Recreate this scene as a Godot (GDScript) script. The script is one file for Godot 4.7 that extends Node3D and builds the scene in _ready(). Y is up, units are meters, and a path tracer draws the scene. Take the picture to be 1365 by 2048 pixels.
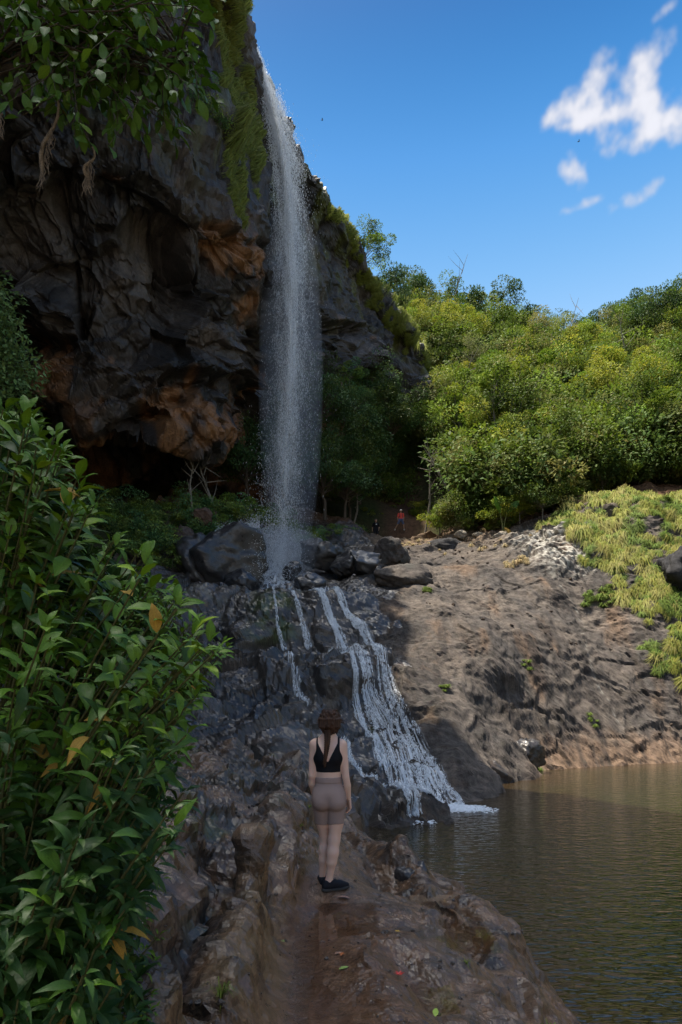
extends Node3D

# World: metres, y up. Camera at (0, 3, 0) looking along -Z with a rising-front (shifted) lens. Pool surface at y = 0.

const EYE_HEIGHT := 3.0
const FOCAL := 1365.0

var rng := RandomNumberGenerator.new()
var used_names := {}
var fbm := FastNoiseLite.new()
var ridge := FastNoiseLite.new()
var cell := FastNoiseLite.new()
var cell_edge := FastNoiseLite.new()
var warp := FastNoiseLite.new()
var mats := {}
var tex := {}

# ---------------------------------------------------------------- small helpers
func spot(px: float, py: float, depth: float) -> Vector3:
	return Vector3((px - 682.5) / FOCAL * depth, EYE_HEIGHT + (1390.0 - py) / FOCAL * depth, -depth)

func numbered(called: String) -> String:
	if not used_names.has(called):
		used_names[called] = 0
		return called
	used_names[called] += 1
	return "%s_%03d" % [called, used_names[called]]

func tag(o: Node3D, label: String, category: String, group := "", kind := "") -> Node3D:
	if label: o.set_meta("label", label)
	if category: o.set_meta("category", category)
	if group: o.set_meta("group", group)
	if kind: o.set_meta("kind", kind)
	return o

func base(called: String, where: Vector3) -> Node3D:
	var o := Node3D.new()
	o.name = numbered(called)
	o.position = where
	add_child(o)
	return o

func part(called: String, m: Mesh, mat: Material, parent: Node3D, xf := Transform3D()) -> MeshInstance3D:
	var o := MeshInstance3D.new()
	o.name = numbered(called) if parent == self else called
	o.mesh = m
	if mat: o.material_override = mat
	o.transform = xf
	parent.add_child(o, true)
	return o

func structure(called: String, m: Mesh, mat: Material, label := "") -> MeshInstance3D:
	var o := part(called, m, mat, self)
	o.set_meta("kind", "structure")
	if label: o.set_meta("label", label)
	return o

func sstep(a: float, b: float, x: float) -> float:
	return smoothstep(a, b, x)

func lin(r: float, g: float, b: float) -> Color:
	return Color(r, g, b)

func vmix(a: Color, b: Color, t: float) -> Color:
	return a.lerp(b, clampf(t, 0.0, 1.0))

func array_mesh(v: PackedVector3Array, n: PackedVector3Array, c: PackedColorArray, idx: PackedInt32Array, uv := PackedVector2Array()) -> ArrayMesh:
	var a := []
	a.resize(Mesh.ARRAY_MAX)
	a[Mesh.ARRAY_VERTEX] = v
	if n.size(): a[Mesh.ARRAY_NORMAL] = n
	if c.size(): a[Mesh.ARRAY_COLOR] = c
	if uv.size(): a[Mesh.ARRAY_TEX_UV] = uv
	if idx.size(): a[Mesh.ARRAY_INDEX] = idx
	var m := ArrayMesh.new()
	m.add_surface_from_arrays(Mesh.PRIMITIVE_TRIANGLES, a)
	return m

func grid_normals(v: PackedVector3Array, nu: int, nv: int) -> PackedVector3Array:
	var n := PackedVector3Array()
	n.resize(nu * nv)
	for j in nv:
		var j0 := maxi(j - 1, 0) * nu
		var j1 := mini(j + 1, nv - 1) * nu
		for i in nu:
			var i0 := maxi(i - 1, 0)
			var i1 := mini(i + 1, nu - 1)
			n[j * nu + i] = (v[j1 + i] - v[j0 + i]).cross(v[j * nu + i1] - v[j * nu + i0]).normalized()
	return n

func grid_mesh(v: PackedVector3Array, c: PackedColorArray, nu: int, nv: int, keep := PackedByteArray(), side := PackedByteArray(), want := 0, flat := false) -> ArrayMesh:
	var idx := PackedInt32Array()
	idx.resize((nu - 1) * (nv - 1) * 6)
	var k := 0
	for j in nv - 1:
		for i in nu - 1:
			var a := j * nu + i
			if keep.size() and not (keep[a] or keep[a + 1] or keep[a + nu] or keep[a + nu + 1]):
				continue
			if side.size() and side[a] != want:
				continue
			idx[k] = a; idx[k + 1] = a + 1; idx[k + 2] = a + nu + 1
			idx[k + 3] = a; idx[k + 4] = a + nu + 1; idx[k + 5] = a + nu
			k += 6
	idx.resize(k)
	if flat: return array_mesh(v, PackedVector3Array(), c, idx)
	return array_mesh(v, grid_normals(v, nu, nv), c, idx)

# tapered tube through points with radii, added to a SurfaceTool
func tube(st: SurfaceTool, pts: Array, radii: Array, sides := 6, col := Color.WHITE) -> void:
	var side := Vector3.RIGHT
	var rings := []
	for k in pts.size():
		var t: Vector3 = (pts[mini(k + 1, pts.size() - 1)] - pts[maxi(k - 1, 0)]).normalized()
		if absf(t.dot(side)) > 0.9: side = Vector3.FORWARD if absf(t.dot(Vector3.FORWARD)) < 0.8 else Vector3.UP
		side = (side - t * t.dot(side)).normalized()
		var up := t.cross(side)
		var ring := []
		for s in sides:
			var a := TAU * s / sides
			var d := side * cos(a) + up * sin(a)
			ring.append([pts[k] + d * radii[k], d])
		rings.append(ring)
	for k in pts.size() - 1:
		for s in sides:
			var s1 := (s + 1) % sides
			for q in [rings[k][s], rings[k + 1][s], rings[k + 1][s1], rings[k][s], rings[k + 1][s1], rings[k][s1]]:
				st.set_color(col)
				st.set_normal(q[1])
				st.add_vertex(q[0])

func begin() -> SurfaceTool:
	var st := SurfaceTool.new()
	st.begin(Mesh.PRIMITIVE_TRIANGLES)
	return st

# ---------------------------------------------------------------- textures and materials
func make_noise(kind: int, freq: float, sd: int, octaves := 4) -> FastNoiseLite:
	var n := FastNoiseLite.new()
	n.noise_type = FastNoiseLite.TYPE_SIMPLEX_SMOOTH
	n.seed = sd
	n.frequency = freq
	n.fractal_type = kind
	n.fractal_octaves = octaves
	return n

func seamless(n: FastNoiseLite, size: int) -> Image:
	var im := n.get_seamless_image(size, size, false, false, 0.15)
	im.convert(Image.FORMAT_L8)
	return im

# weights: [[image, weight]...] summed to a grey picture
func blend_grey(layers: Array, lo: float, hi: float, power := 1.0) -> ImageTexture:
	var size: int = layers[0][0].get_width()
	var datas := []
	var total := 0.0
	for l in layers:
		datas.append(l[0].get_data())
		total += l[1]
	var out := PackedByteArray()
	out.resize(size * size)
	for k in size * size:
		var s := 0.0
		for q in layers.size():
			s += datas[q][k] * layers[q][1]
		s = pow(clampf(s / (255.0 * total), 0, 1), power)
		out[k] = int(clampf(lo + (hi - lo) * s, 0, 1) * 255.0)
	return ImageTexture.create_from_image(Image.create_from_data(size, size, false, Image.FORMAT_L8, out))

func make_textures() -> void:
	var a := seamless(make_noise(FastNoiseLite.FRACTAL_FBM, 0.012, 3, 6), 512)
	var b := seamless(make_noise(FastNoiseLite.FRACTAL_RIDGED, 0.02, 9, 5), 512)
	var c := FastNoiseLite.new()
	c.noise_type = FastNoiseLite.TYPE_CELLULAR
	c.cellular_return_type = FastNoiseLite.RETURN_DISTANCE2_SUB
	c.frequency = 0.035
	c.seed = 4
	c.domain_warp_enabled = true
	c.domain_warp_amplitude = 18.0
	c.domain_warp_frequency = 0.02
	var ci := seamless(c, 512)
	var f := seamless(make_noise(FastNoiseLite.FRACTAL_FBM, 0.09, 21, 3), 512)
	tex.rock_color = blend_grey([[a, 0.5], [f, 0.5], [b, 0.2]], 0.25, 1.25, 0.8)
	tex.rock_bump = blend_grey([[a, 0.5], [b, 0.6], [ci, 0.35], [f, 0.22]], 0.0, 1.0)
	tex.rock_rough = blend_grey([[a, 0.8], [f, 0.3]], 0.3, 1.25, 0.9)
	tex.fine = blend_grey([[f, 1.0], [a, 0.3]], 0.45, 1.15)
	var sn := make_noise(FastNoiseLite.FRACTAL_FBM, 0.05, 41, 4)
	var st := Image.create(256, 256, false, Image.FORMAT_L8)
	for y in 256:
		for x in 256:
			var t := sn.get_noise_3d(cos(TAU * x / 256.0) * 150.0, sin(TAU * x / 256.0) * 150.0, sin(TAU * y / 256.0) * 20.0)
			st.set_pixel(x, y, Color.WHITE * clampf(0.62 + t * 1.1, 0.15, 1.0))
	tex.strands = ImageTexture.create_from_image(st)
	var w1 := seamless(make_noise(FastNoiseLite.FRACTAL_FBM, 0.016, 33, 3), 512)
	var w2 := seamless(make_noise(FastNoiseLite.FRACTAL_RIDGED, 0.022, 35, 2), 512)
	tex.ripple = blend_grey([[w1, 0.7], [w2, 0.3]], 0.0, 1.0)

func rock_mat(called: String, tint: Color, scale: float, bump: float, rough: float, wet: bool, spec := 0.5) -> StandardMaterial3D:
	var m := StandardMaterial3D.new()
	m.resource_name = called
	m.vertex_color_use_as_albedo = true
	m.albedo_color = tint
	m.albedo_texture = tex.rock_color
	m.uv1_triplanar = true
	m.uv1_world_triplanar = true
	m.uv1_scale = Vector3(scale, scale, scale)
	m.uv1_triplanar_sharpness = 4.0
	m.heightmap_enabled = true
	m.heightmap_texture = tex.rock_bump
	m.heightmap_scale = bump
	m.roughness = rough
	m.metallic_specular = spec
	if wet:
		m.roughness_texture = tex.rock_rough
		m.roughness_texture_channel = BaseMaterial3D.TEXTURE_CHANNEL_RED
	mats[called] = m
	return m

func plain_mat(called: String, c: Color, rough := 0.8, spec := 0.5) -> StandardMaterial3D:
	var m := StandardMaterial3D.new()
	m.resource_name = called
	m.albedo_color = c.linear_to_srgb()
	m.roughness = rough
	m.metallic_specular = spec
	mats[called] = m
	return m

func leaf_mat(called: String, tint: Color, rough: float, glow: float, spec := 0.25) -> StandardMaterial3D:
	var m := StandardMaterial3D.new()
	m.resource_name = called
	m.vertex_color_use_as_albedo = true
	m.albedo_color = tint.linear_to_srgb()
	m.roughness = rough
	m.metallic_specular = spec
	m.backlight_enabled = true
	m.backlight = Color(glow, glow, glow).linear_to_srgb()
	mats[called] = m
	return m

func make_materials() -> void:
	rock_mat("cliff_rock", Color(1, 1, 1), 0.16, 8.0, 0.7, true, 0.4)
	rock_mat("wet_rock", Color(1, 1, 1), 0.4, 2.2, 0.47, true, 0.5)
	rock_mat("dry_rock", Color(1, 1, 1), 0.4, 3.0, 0.95, false, 0.3)
	rock_mat("near_rock", Color(1, 1, 1), 1.1, 1.5, 0.46, true, 0.5)
	rock_mat("soil", Color(1, 1, 1), 0.35, 4.0, 1.0, false, 0.2)
	leaf_mat("forest_leaf", lin(1, 1, 1), 0.65, 0.6)
	leaf_mat("shade_leaf", lin(1, 1, 1), 0.55, 0.5)
	var bark := rock_mat("bark", Color(1, 1, 1), 2.0, 1.0, 0.9, false, 0.3)
	bark.uv1_world_triplanar = false
	rock_mat("stem", Color(1, 1, 1), 9.0, 0.3, 0.7, false, 0.3)
	var w := StandardMaterial3D.new()
	w.resource_name = "pool_water"
	w.vertex_color_use_as_albedo = true
	w.roughness = 0.06
	w.metallic_specular = 0.5
	w.uv1_triplanar = true
	w.uv1_world_triplanar = true
	w.uv1_scale = Vector3(0.22, 0.22, 0.5)
	w.heightmap_enabled = true
	w.heightmap_texture = tex.ripple
	w.heightmap_scale = 2.4
	mats.pool_water = w
	var sheet := StandardMaterial3D.new()
	sheet.resource_name = "water_sheet"
	sheet.vertex_color_use_as_albedo = true
	sheet.transparency = BaseMaterial3D.TRANSPARENCY_ALPHA
	sheet.albedo_color = lin(0.84, 0.88, 0.92).linear_to_srgb()
	sheet.roughness = 0.5
	sheet.backlight_enabled = true
	sheet.backlight = Color(0.7, 0.7, 0.7)
	mats.water_sheet = sheet
	var d := StandardMaterial3D.new()
	d.resource_name = "white_water"
	d.albedo_color = lin(0.86, 0.9, 0.94).linear_to_srgb()
	d.roughness = 0.35
	d.backlight_enabled = true
	d.backlight = Color(0.7, 0.7, 0.7)
	mats.white_water = d

# ---------------------------------------------------------------- the scene
func _ready() -> void:
	rng.seed = 20240611
	# camera: level, with a rising front like the photograph's upright verticals
	var cam := Camera3D.new()
	cam.name = "camera"
	cam.projection = Camera3D.PROJECTION_FRUSTUM
	cam.near = 0.1
	cam.far = 1500.0
	cam.size = 2.0 * cam.near * (1024.0 / FOCAL)
	cam.frustum_offset = Vector2(0.0, cam.near * (1390.0 - 1024.0) / FOCAL)
	cam.position = Vector3(0, EYE_HEIGHT, 0)
	add_child(cam)
	cam.current = true
	# sky, sun, exposure
	var env := Environment.new()
	env.background_mode = Environment.BG_SKY
	var sky := Sky.new()
	var pano := PanoramaSkyMaterial.new()
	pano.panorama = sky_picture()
	pano.energy_multiplier = 1.0
	sky.sky_material = pano
	env.sky = sky
	env.background_energy_multiplier = 1.0
	env.tonemap_mode = Environment.TONE_MAPPER_LINEAR
	env.tonemap_exposure = 3.6
	env.sdfgi_enabled = true
	env.ssao_enabled = true
	env.ssil_enabled = true
	env.volumetric_fog_enabled = true
	env.volumetric_fog_density = 0.0
	var we := WorldEnvironment.new()
	we.name = "world_environment"
	we.environment = env
	add_child(we)
	var sun := DirectionalLight3D.new()
	sun.name = "sun"
	sun.light_energy = 0.9
	sun.light_color = Color(1.0, 0.95, 0.87)
	sun.light_angular_distance = 0.5
	sun.shadow_enabled = true
	var towards := SUN_TOWARDS
	sun.look_at_from_position(towards * 100.0, Vector3.ZERO, Vector3.FORWARD)
	add_child(sun)
	make_noises()
	make_facets()
	make_textures()
	make_materials()
	solve_terrain()
	build_ground()
	build_cliff()
	build_pool()
	build_puddles()
	build_forest()
	build_grass()
	build_waterfall()
	build_boulders()
	build_people()
	build_bush()
	build_small_things()

# ---------------------------------------------------------------- sky
const SUN_TOWARDS := Vector3(-0.218, 0.95, -0.122)

func sky_color(el: float) -> Color:
	# el: elevation in degrees; sRGB stops of a clear noon sky, raised near the horizon to fill the shade
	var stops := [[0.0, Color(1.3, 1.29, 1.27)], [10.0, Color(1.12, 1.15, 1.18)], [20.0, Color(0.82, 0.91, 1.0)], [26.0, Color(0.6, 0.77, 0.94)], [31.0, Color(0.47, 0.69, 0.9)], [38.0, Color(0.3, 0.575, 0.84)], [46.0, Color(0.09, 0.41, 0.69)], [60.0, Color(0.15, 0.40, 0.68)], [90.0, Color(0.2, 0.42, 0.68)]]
	for k in stops.size() - 1:
		if el <= stops[k + 1][0]:
			return stops[k][1].lerp(stops[k + 1][1], clampf((el - stops[k][0]) / (stops[k + 1][0] - stops[k][0]), 0, 1))
	return stops[-1][1]

func sky_picture() -> ImageTexture:
	var w := 3072
	var h := 1536
	var sun_dir := SUN_TOWARDS.normalized()
	var pic := Image.create(w, h, false, Image.FORMAT_RGBF)
	# clear air with a whitish glow added round the sun to fill the shade; worked out coarsely and enlarged
	var air := Image.create(w / 8 + 8, h / 8, false, Image.FORMAT_RGBF)
	for y in h / 8:
		var el := 90.0 - 180.0 * (y + 0.5) / (h / 8.0)
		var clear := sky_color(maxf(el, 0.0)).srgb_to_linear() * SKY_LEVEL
		var ce := cos(deg_to_rad(el))
		for x in w / 8 + 8:
			if el <= -1.5:
				air.set_pixel(x, y, Color(0.16, 0.15, 0.12))
				continue
			var a := TAU * (x - 4 + 0.5) / (w / 8.0)
			var away := rad_to_deg(Vector3(sin(a) * ce, sin(deg_to_rad(el)), -cos(a) * ce).angle_to(sun_dir))
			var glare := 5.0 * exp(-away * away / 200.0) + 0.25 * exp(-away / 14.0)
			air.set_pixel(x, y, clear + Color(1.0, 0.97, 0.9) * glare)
	air.resize(w + 64, h, Image.INTERPOLATE_CUBIC)
	pic.blit_rect(air, Rect2i(32, 0, w, h), Vector2i.ZERO)
	var soft := make_noise(FastNoiseLite.FRACTAL_FBM, 3.6, 71, 6)
	var wisp := make_noise(FastNoiseLite.FRACTAL_FBM, 13.0, 72, 6)
	# clouds: [azimuth, elevation, half width, half height, tilt, density] in degrees; the wide ones are out of view, added to whiten the light in the shade
	var puffs := [
		[20.4, 39.4, 2.7, 1.4, 0.45, 0.95], [22.6, 39.8, 2.2, 1.6, 0.30, 0.90], [23.5, 37.7, 3.4, 1.5, -0.15, 0.95], [17.2, 39.0, 1.6, 0.6, 0.60, 0.70], [20.9, 41.2, 1.1, 0.9, -0.30, 0.75], [24.7, 40.4, 1.2, 1.2, -0.50, 0.70],
		[25.5, 37.6, 1.5, 1.2, 0.00, 0.70], [21.9, 36.9, 2.0, 0.8, 0.20, 0.60], [18.9, 36.2, 1.1, 1.2, 0.50, 0.82], [23.3, 33.8, 2.1, 0.5, 0.25, 0.66], [19.3, 34.1, 1.6, 0.4, 0.10, 0.5], [25.0, 42.1, 2.1, 0.4, 0.40, 0.20],
		[66.0, 36.0, 11.0, 4.5, 0.2, 0.95], [100.0, 52.0, 12.0, 5.5, 0.1, 0.95], [130.0, 30.0, 13.0, 5.0, 0.1, 0.95], [165.0, 48.0, 13.0, 5.5, -0.2, 0.95], [185.0, 24.0, 12.0, 4.5, 0.1, 0.9], [215.0, 40.0, 13.0, 5.5, 0.2, 0.95], [250.0, 28.0, 11.0, 5.0, 0.2, 0.9], [265.0, 52.0, 12.0, 5.0, 0.2, 0.9], [310.0, 47.0, 11.0, 3.5, 0.2, 0.8],
	]
	var groups := [[0, 12]]
	for k in range(12, puffs.size()): groups.append([k, k + 1])
	for group in groups:
		var fine: float = 1.0 if group[0] == 0 else 0.6
		var lo := Vector2(1e9, 1e9)
		var hi := Vector2(-1e9, -1e9)
		for k in range(group[0], group[1]):
			var p: Array = puffs[k]
			var r := maxf(p[2], p[3]) * 1.5
			lo = lo.min(Vector2(p[0] - r / cos(deg_to_rad(p[1])), p[1] - minf(r, p[3] * 2.0 + 2.0)))
			hi = hi.max(Vector2(p[0] + r / cos(deg_to_rad(p[1])), p[1] + minf(r, p[3] * 2.0 + 2.0)))
		for y in range(int((90.0 - hi.y) / 180.0 * h), int((90.0 - lo.y) / 180.0 * h)):
			var el := 90.0 - 180.0 * (y + 0.5) / h
			var ce := cos(deg_to_rad(el))
			for x in range(int(lo.x / 360.0 * w), int(hi.x / 360.0 * w)):
				var az := 360.0 * (x + 0.5) / w
				var shape := -1.0
				for k in range(group[0], group[1]):
					var p: Array = puffs[k]
					var dx: float = (az - p[0]) * ce
					var dy: float = el - p[1]
					var c := cos(p[4] as float)
					var s := sin(p[4] as float)
					var u: float = (dx * c + dy * s) / p[2]
					var v: float = (-dx * s + dy * c) / p[3]
					shape = maxf(shape, p[5] - 0.55 * (u * u + v * v))
				if shape <= -0.6:
					continue
				var a := deg_to_rad(az)
				var d := Vector3(sin(a) * ce, sin(deg_to_rad(el)), -cos(a) * ce)
				var n := soft.get_noise_3dv(d * (1.0 + fine * 3.0)) * 0.6 + wisp.get_noise_3dv(d * (1.0 + fine)) * 0.85
				var amount := sstep(0.22, 1.1, shape + n) * 0.9
				if amount > 0.0:
					var px := posmod(x, w)
					var tone := (0.62 + 0.2 * sstep(0.4, 1.3, shape + n)) * CLOUD_LEVEL
					pic.set_pixel(px, y, pic.get_pixel(px, y).lerp(Color(tone, tone * 0.985, tone * 1.03), amount))
	return ImageTexture.create_from_image(pic)

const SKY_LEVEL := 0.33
const CLOUD_LEVEL := 0.325

# ---------------------------------------------------------------- terrain height: a smooth surface through surveyed points, plus ridges
var site := PackedVector3Array()
var weight := PackedFloat64Array()
var cache := PackedFloat32Array()
const GX0 := -40.0
const GZ0 := -150.0
const GSTEP := 0.5
const GNX := 241
const GNZ := 321

func make_noises() -> void:
	fbm = make_noise(FastNoiseLite.FRACTAL_FBM, 1.0, 5, 4)
	ridge = make_noise(FastNoiseLite.FRACTAL_RIDGED, 1.0, 6, 4)
	warp = make_noise(FastNoiseLite.FRACTAL_FBM, 1.0, 8, 2)
	cell.noise_type = FastNoiseLite.TYPE_CELLULAR
	cell.cellular_return_type = FastNoiseLite.RETURN_DISTANCE
	cell.frequency = 1.0
	cell.seed = 12
	cell.fractal_type = FastNoiseLite.FRACTAL_NONE
	cell.domain_warp_enabled = true
	cell.domain_warp_amplitude = 0.6
	cell.domain_warp_frequency = 0.8
	cell.domain_warp_fractal_type = FastNoiseLite.DOMAIN_WARP_FRACTAL_NONE
	cell_edge = cell.duplicate()
	cell_edge.cellular_return_type = FastNoiseLite.RETURN_DISTANCE2_SUB
	cell_edge.seed = 14

func solve_terrain() -> void:
	var seen_points := [
		# near rocks round the woman: puddle, mud bank, left ledges, ridge to the right
		[580, 1800, 5.9], [600, 2040, 3.75], [570, 1900, 4.7], [655, 1772, 6.2], [760, 1900, 4.75], [720, 2040, 3.7], [900, 1920, 5.0], [860, 2040, 3.95], [1000, 1965, 5.6], [1090, 1995, 6.77],
		[820, 1790, 7.9], [700, 1690, 9.3], [690, 1655, 10.3], [760, 1712, 9.0], [830, 1765, 8.1], [905, 1812, 7.3], [1005, 1885, 6.5], [780, 1800, 7.0], [720, 1770, 6.9],
		[470, 1690, 6.2], [590, 1640, 7.7], [520, 1605, 8.2], [400, 1650, 6.2], [350, 1750, 5.0], [430, 1850, 4.5], [350, 1950, 3.7], [340, 2040, 3.1], [500, 1850, 4.9], [480, 1960, 4.0], [440, 2040, 3.4],
		[540, 1560, 9.6], [600, 1565, 11.0], [660, 1600, 12.0], [640, 1490, 15.0], [480, 1560, 13.0], [500, 1480, 17.0], [400, 1500, 14.0],
		# cascade
		[830, 1640, 16.4], [720, 1660, 15.2], [790, 1570, 19.6], [760, 1480, 23.0], [730, 1400, 25.2], [700, 1335, 26.4], [690, 1314, 27.6], [690, 1302, 29.8], [650, 1200, 31.3], [640, 1194, 33.6], [600, 1182, 36.0], [570, 1145, 42.0], [560, 1110, 46.0], [600, 1030, 52.0], [700, 1040, 52.0],
		[560, 1332, 26.2], [560, 1312, 27.2], [560, 1303, 29.8], [540, 1200, 31.3], [540, 1190, 33.5], [450, 1400, 24.0], [440, 1325, 25.8], [430, 1300, 27.0], [430, 1288, 29.6], [430, 1195, 31.3], [430, 1176, 34.0], [420, 1165, 36.5], [350, 1085, 40.0], [300, 1030, 41.5], [300, 990, 46.0], [300, 965, 52.0], [160, 1000, 46.0], [340, 1390, 23.5], [340, 1290, 29.0], [330, 1190, 31.5],
		[250, 1400, 20.0], [250, 1270, 27.0], [200, 1150, 34.0], [100, 1500, 12.0], [790, 1300, 29.0], [760, 1230, 31.6], [745, 1300, 29.6], [740, 1210, 32.2], [760, 1170, 37.0], [740, 1120, 43.0],
		# slab
		[950, 1600, 19.5], [930, 1500, 22.0], [880, 1400, 24.5], [865, 1290, 29.0], [850, 1185, 36.0], [830, 1100, 46.0], [800, 1075, 56.0], [740, 1085, 54.5], [755, 1098, 49.5], [765, 1104, 46.0], [805, 1080, 53.0], [800, 1090, 50.0], [830, 1085, 50.0], [810, 1010, 63.0], [900, 1075, 50.0],
		[1080, 1540, 27.3], [1010, 1570, 22.8], [1090, 1450, 28.7], [1000, 1460, 25.5], [1000, 1320, 29.0], [1100, 1350, 30.6], [1100, 1250, 33.6], [1000, 1180, 37.0], [1090, 1160, 38.0], [1080, 1100, 42.0], [1070, 1060, 46.0], [1050, 1030, 52.0],
		[1250, 1530, 29.2], [1250, 1485, 30.2], [1240, 1380, 32.4], [1200, 1280, 35.0], [1180, 1200, 37.6], [1170, 1120, 40.0], [1150, 1040, 43.0], [1140, 1010, 46.5], [1365, 1525, 30.3], [1365, 1480, 31.4], [1350, 1300, 34.2], [1320, 1200, 36.0], [1365, 1120, 38.5], [1290, 1010, 42.0], [1365, 1010, 44.0], [1500, 1520, 31.0], [1500, 1250, 36.0], [1550, 1000, 45.0], [1800, 1500, 32.0], [1800, 1000, 47.0],
	]
	var world_points := [
		# bed of the pool
		[3.0, -1.2, -8.5], [5.0, -1.8, -12.0], [9.0, -2.4, -18.0], [6.0, -2.2, -7.0], [14.0, -2.6, -12.0], [18.0, -2.4, -24.0], [10.0, -1.5, -23.0], [3.6, -0.8, -6.4], [2.3, -0.5, -10.6], [4.2, -1.0, -3.0], [2.2, 0.5, -2.5], [1.0, -0.9, -12.6], [8.0, -1.5, 2.0], [20.0, -2.0, 0.0],
		[27.0, 1.0, -20.0], [33.0, 7.0, -12.0], [31.0, 6.0, 5.0], [24.0, -1.0, -24.0],
		# behind and left of the camera
		[0.0, 1.4, 1.0], [-2.0, 1.7, -1.0], [-4.0, 2.4, -4.0], [-7.0, 3.5, -9.0], [-9.5, 4.0, 3.0], [-9.5, 5.5, -16.0], [0.0, 1.0, 14.0], [-12.0, 5.0, 20.0], [-15.0, 14.0, -40.0], [-16.0, 12.0, -32.0],
		# wooded hillside
		[12.0, 22.0, -60.0], [28.0, 21.0, -56.0], [44.0, 22.0, -52.0], [14.0, 34.0, -75.0], [35.0, 35.0, -73.0], [60.0, 36.0, -66.0], [8.0, 50.0, -91.0], [30.0, 44.0, -90.0], [52.0, 47.0, -88.0], [6.0, 59.0, -106.0], [30.0, 50.0, -107.0], [60.0, 61.0, -106.0], [30.0, 52.0, -125.0], [0.0, 60.0, -130.0], [70.0, 68.0, -130.0], [60.0, 38.0, -40.0], [60.0, 30.0, -5.0],
		[2.0, 23.0, -64.0], [4.0, 30.0, -72.0], [1.0, 22.0, -66.0], [-6.0, 20.0, -56.0], [-20.0, 22.0, -60.0], [-20.0, 30.0, -100.0], [-35.0, 20.0, -40.0], [-35.0, 15.0, 0.0],
	]
	for s in seen_points: site.append(spot(s[0], s[1], s[2]))
	for s in world_points: site.append(Vector3(s[0], s[1], s[2]))
	var n := site.size()
	# multiquadric interpolation, solved by elimination with pivoting
	var a := []
	for i in n:
		var row := PackedFloat64Array()
		row.resize(n + 1)
		for j in n:
			var dx := site[i].x - site[j].x
			var dz := site[i].z - site[j].z
			row[j] = sqrt(dx * dx + dz * dz + 0.3)
		row[n] = site[i].y - 10.0
		a.append(row)
	for k in n:
		var best := k
		for i in range(k + 1, n):
			if absf(a[i][k]) > absf(a[best][k]): best = i
		var swap = a[k]
		a[k] = a[best]
		a[best] = swap
		var top: PackedFloat64Array = a[k]
		for i in range(k + 1, n):
			var row: PackedFloat64Array = a[i]
			var f: float = row[k] / top[k]
			if f == 0.0: continue
			for j in range(k, n + 1):
				row[j] -= f * top[j]
			a[i] = row
	weight.resize(n)
	for k in range(n - 1, -1, -1):
		var row: PackedFloat64Array = a[k]
		var s := row[n]
		for j in range(k + 1, n): s -= row[j] * weight[j]
		weight[k] = s / row[k]
	cache.resize(GNX * GNZ)
	for j in GNZ:
		for i in GNX:
			cache[j * GNX + i] = surveyed(GX0 + i * GSTEP, GZ0 + j * GSTEP)

func surveyed(x: float, z: float) -> float:
	var s := 10.0
	for k in weight.size():
		var p := site[k]
		s += weight[k] * sqrt((x - p.x) * (x - p.x) + (z - p.z) * (z - p.z) + 0.3)
	return s

func crom(a: float, b: float, c: float, d: float, t: float) -> float:
	return b + 0.5 * t * (c - a + t * (2.0 * a - 5.0 * b + 4.0 * c - d + t * (3.0 * (b - c) + d - a)))

func smooth_height(x: float, z: float) -> float:
	var u := clampf((x - GX0) / GSTEP, 1.0, GNX - 3.001)
	var v := clampf((z - GZ0) / GSTEP, 1.0, GNZ - 3.001)
	var i := int(u)
	var j := int(v)
	var fu := u - i
	var fv := v - j
	var o := (j - 1) * GNX + i
	var r0 := crom(cache[o - 1], cache[o], cache[o + 1], cache[o + 2], fu)
	o += GNX
	var r1 := crom(cache[o - 1], cache[o], cache[o + 1], cache[o + 2], fu)
	o += GNX
	var r2 := crom(cache[o - 1], cache[o], cache[o + 1], cache[o + 2], fu)
	o += GNX
	var r3 := crom(cache[o - 1], cache[o], cache[o + 1], cache[o + 2], fu)
	return crom(r0, r1, r2, r3, fv)

# rock ribs, steps and troughs of the near ground: [ax, az, bx, bz, height, width]
var ribs := [
	# long leaning rib left of the puddle, its gully, and the ledges beyond
	[-0.62, -7.9, -0.72, -5.6, 0.26, 0.16], [-0.72, -5.6, -0.52, -3.1, 0.22, 0.13], [-1.05, -5.6, -0.82, -3.2, -0.22, 0.12], [-1.5, -6.6, -1.2, -5.0, 0.12, 0.25],
	[-0.35, -8.8, -0.42, -7.0, 0.22, 0.14], [-0.62, -9.4, -0.9, -7.6, -0.2, 0.12], [-0.2, -9.9, -0.12, -8.2, 0.1, 0.1], [-1.8, -8.8, -1.2, -7.6, 0.2, 0.2], [-1.2, -11.5, -0.4, -10.5, 0.25, 0.25], [-2.2, -10.5, -1.5, -9.5, 0.3, 0.3],
	# rib and knobs to the right of her, trough and hollows in the mud bank
	[0.12, -10.2, 0.75, -8.4, 0.16, 0.24], [0.75, -8.4, 0.98, -8.0, 0.22, 0.16], [0.28, -8.9, 0.62, -6.9, -0.14, 0.12], [0.85, -6.9, 1.15, -5.6, -0.12, 0.17], [0.95, -7.6, 1.45, -6.5, 0.14, 0.28], [1.15, -5.9, 1.5, -5.3, 0.12, 0.3],
	[0.42, -4.75, 0.62, -4.25, -0.09, 0.13], [-0.25, -5.95, -0.25, -3.0, -0.075, 0.26], [0.1, -5.0, 0.4, -3.2, 0.05, 0.2],
]

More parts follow.
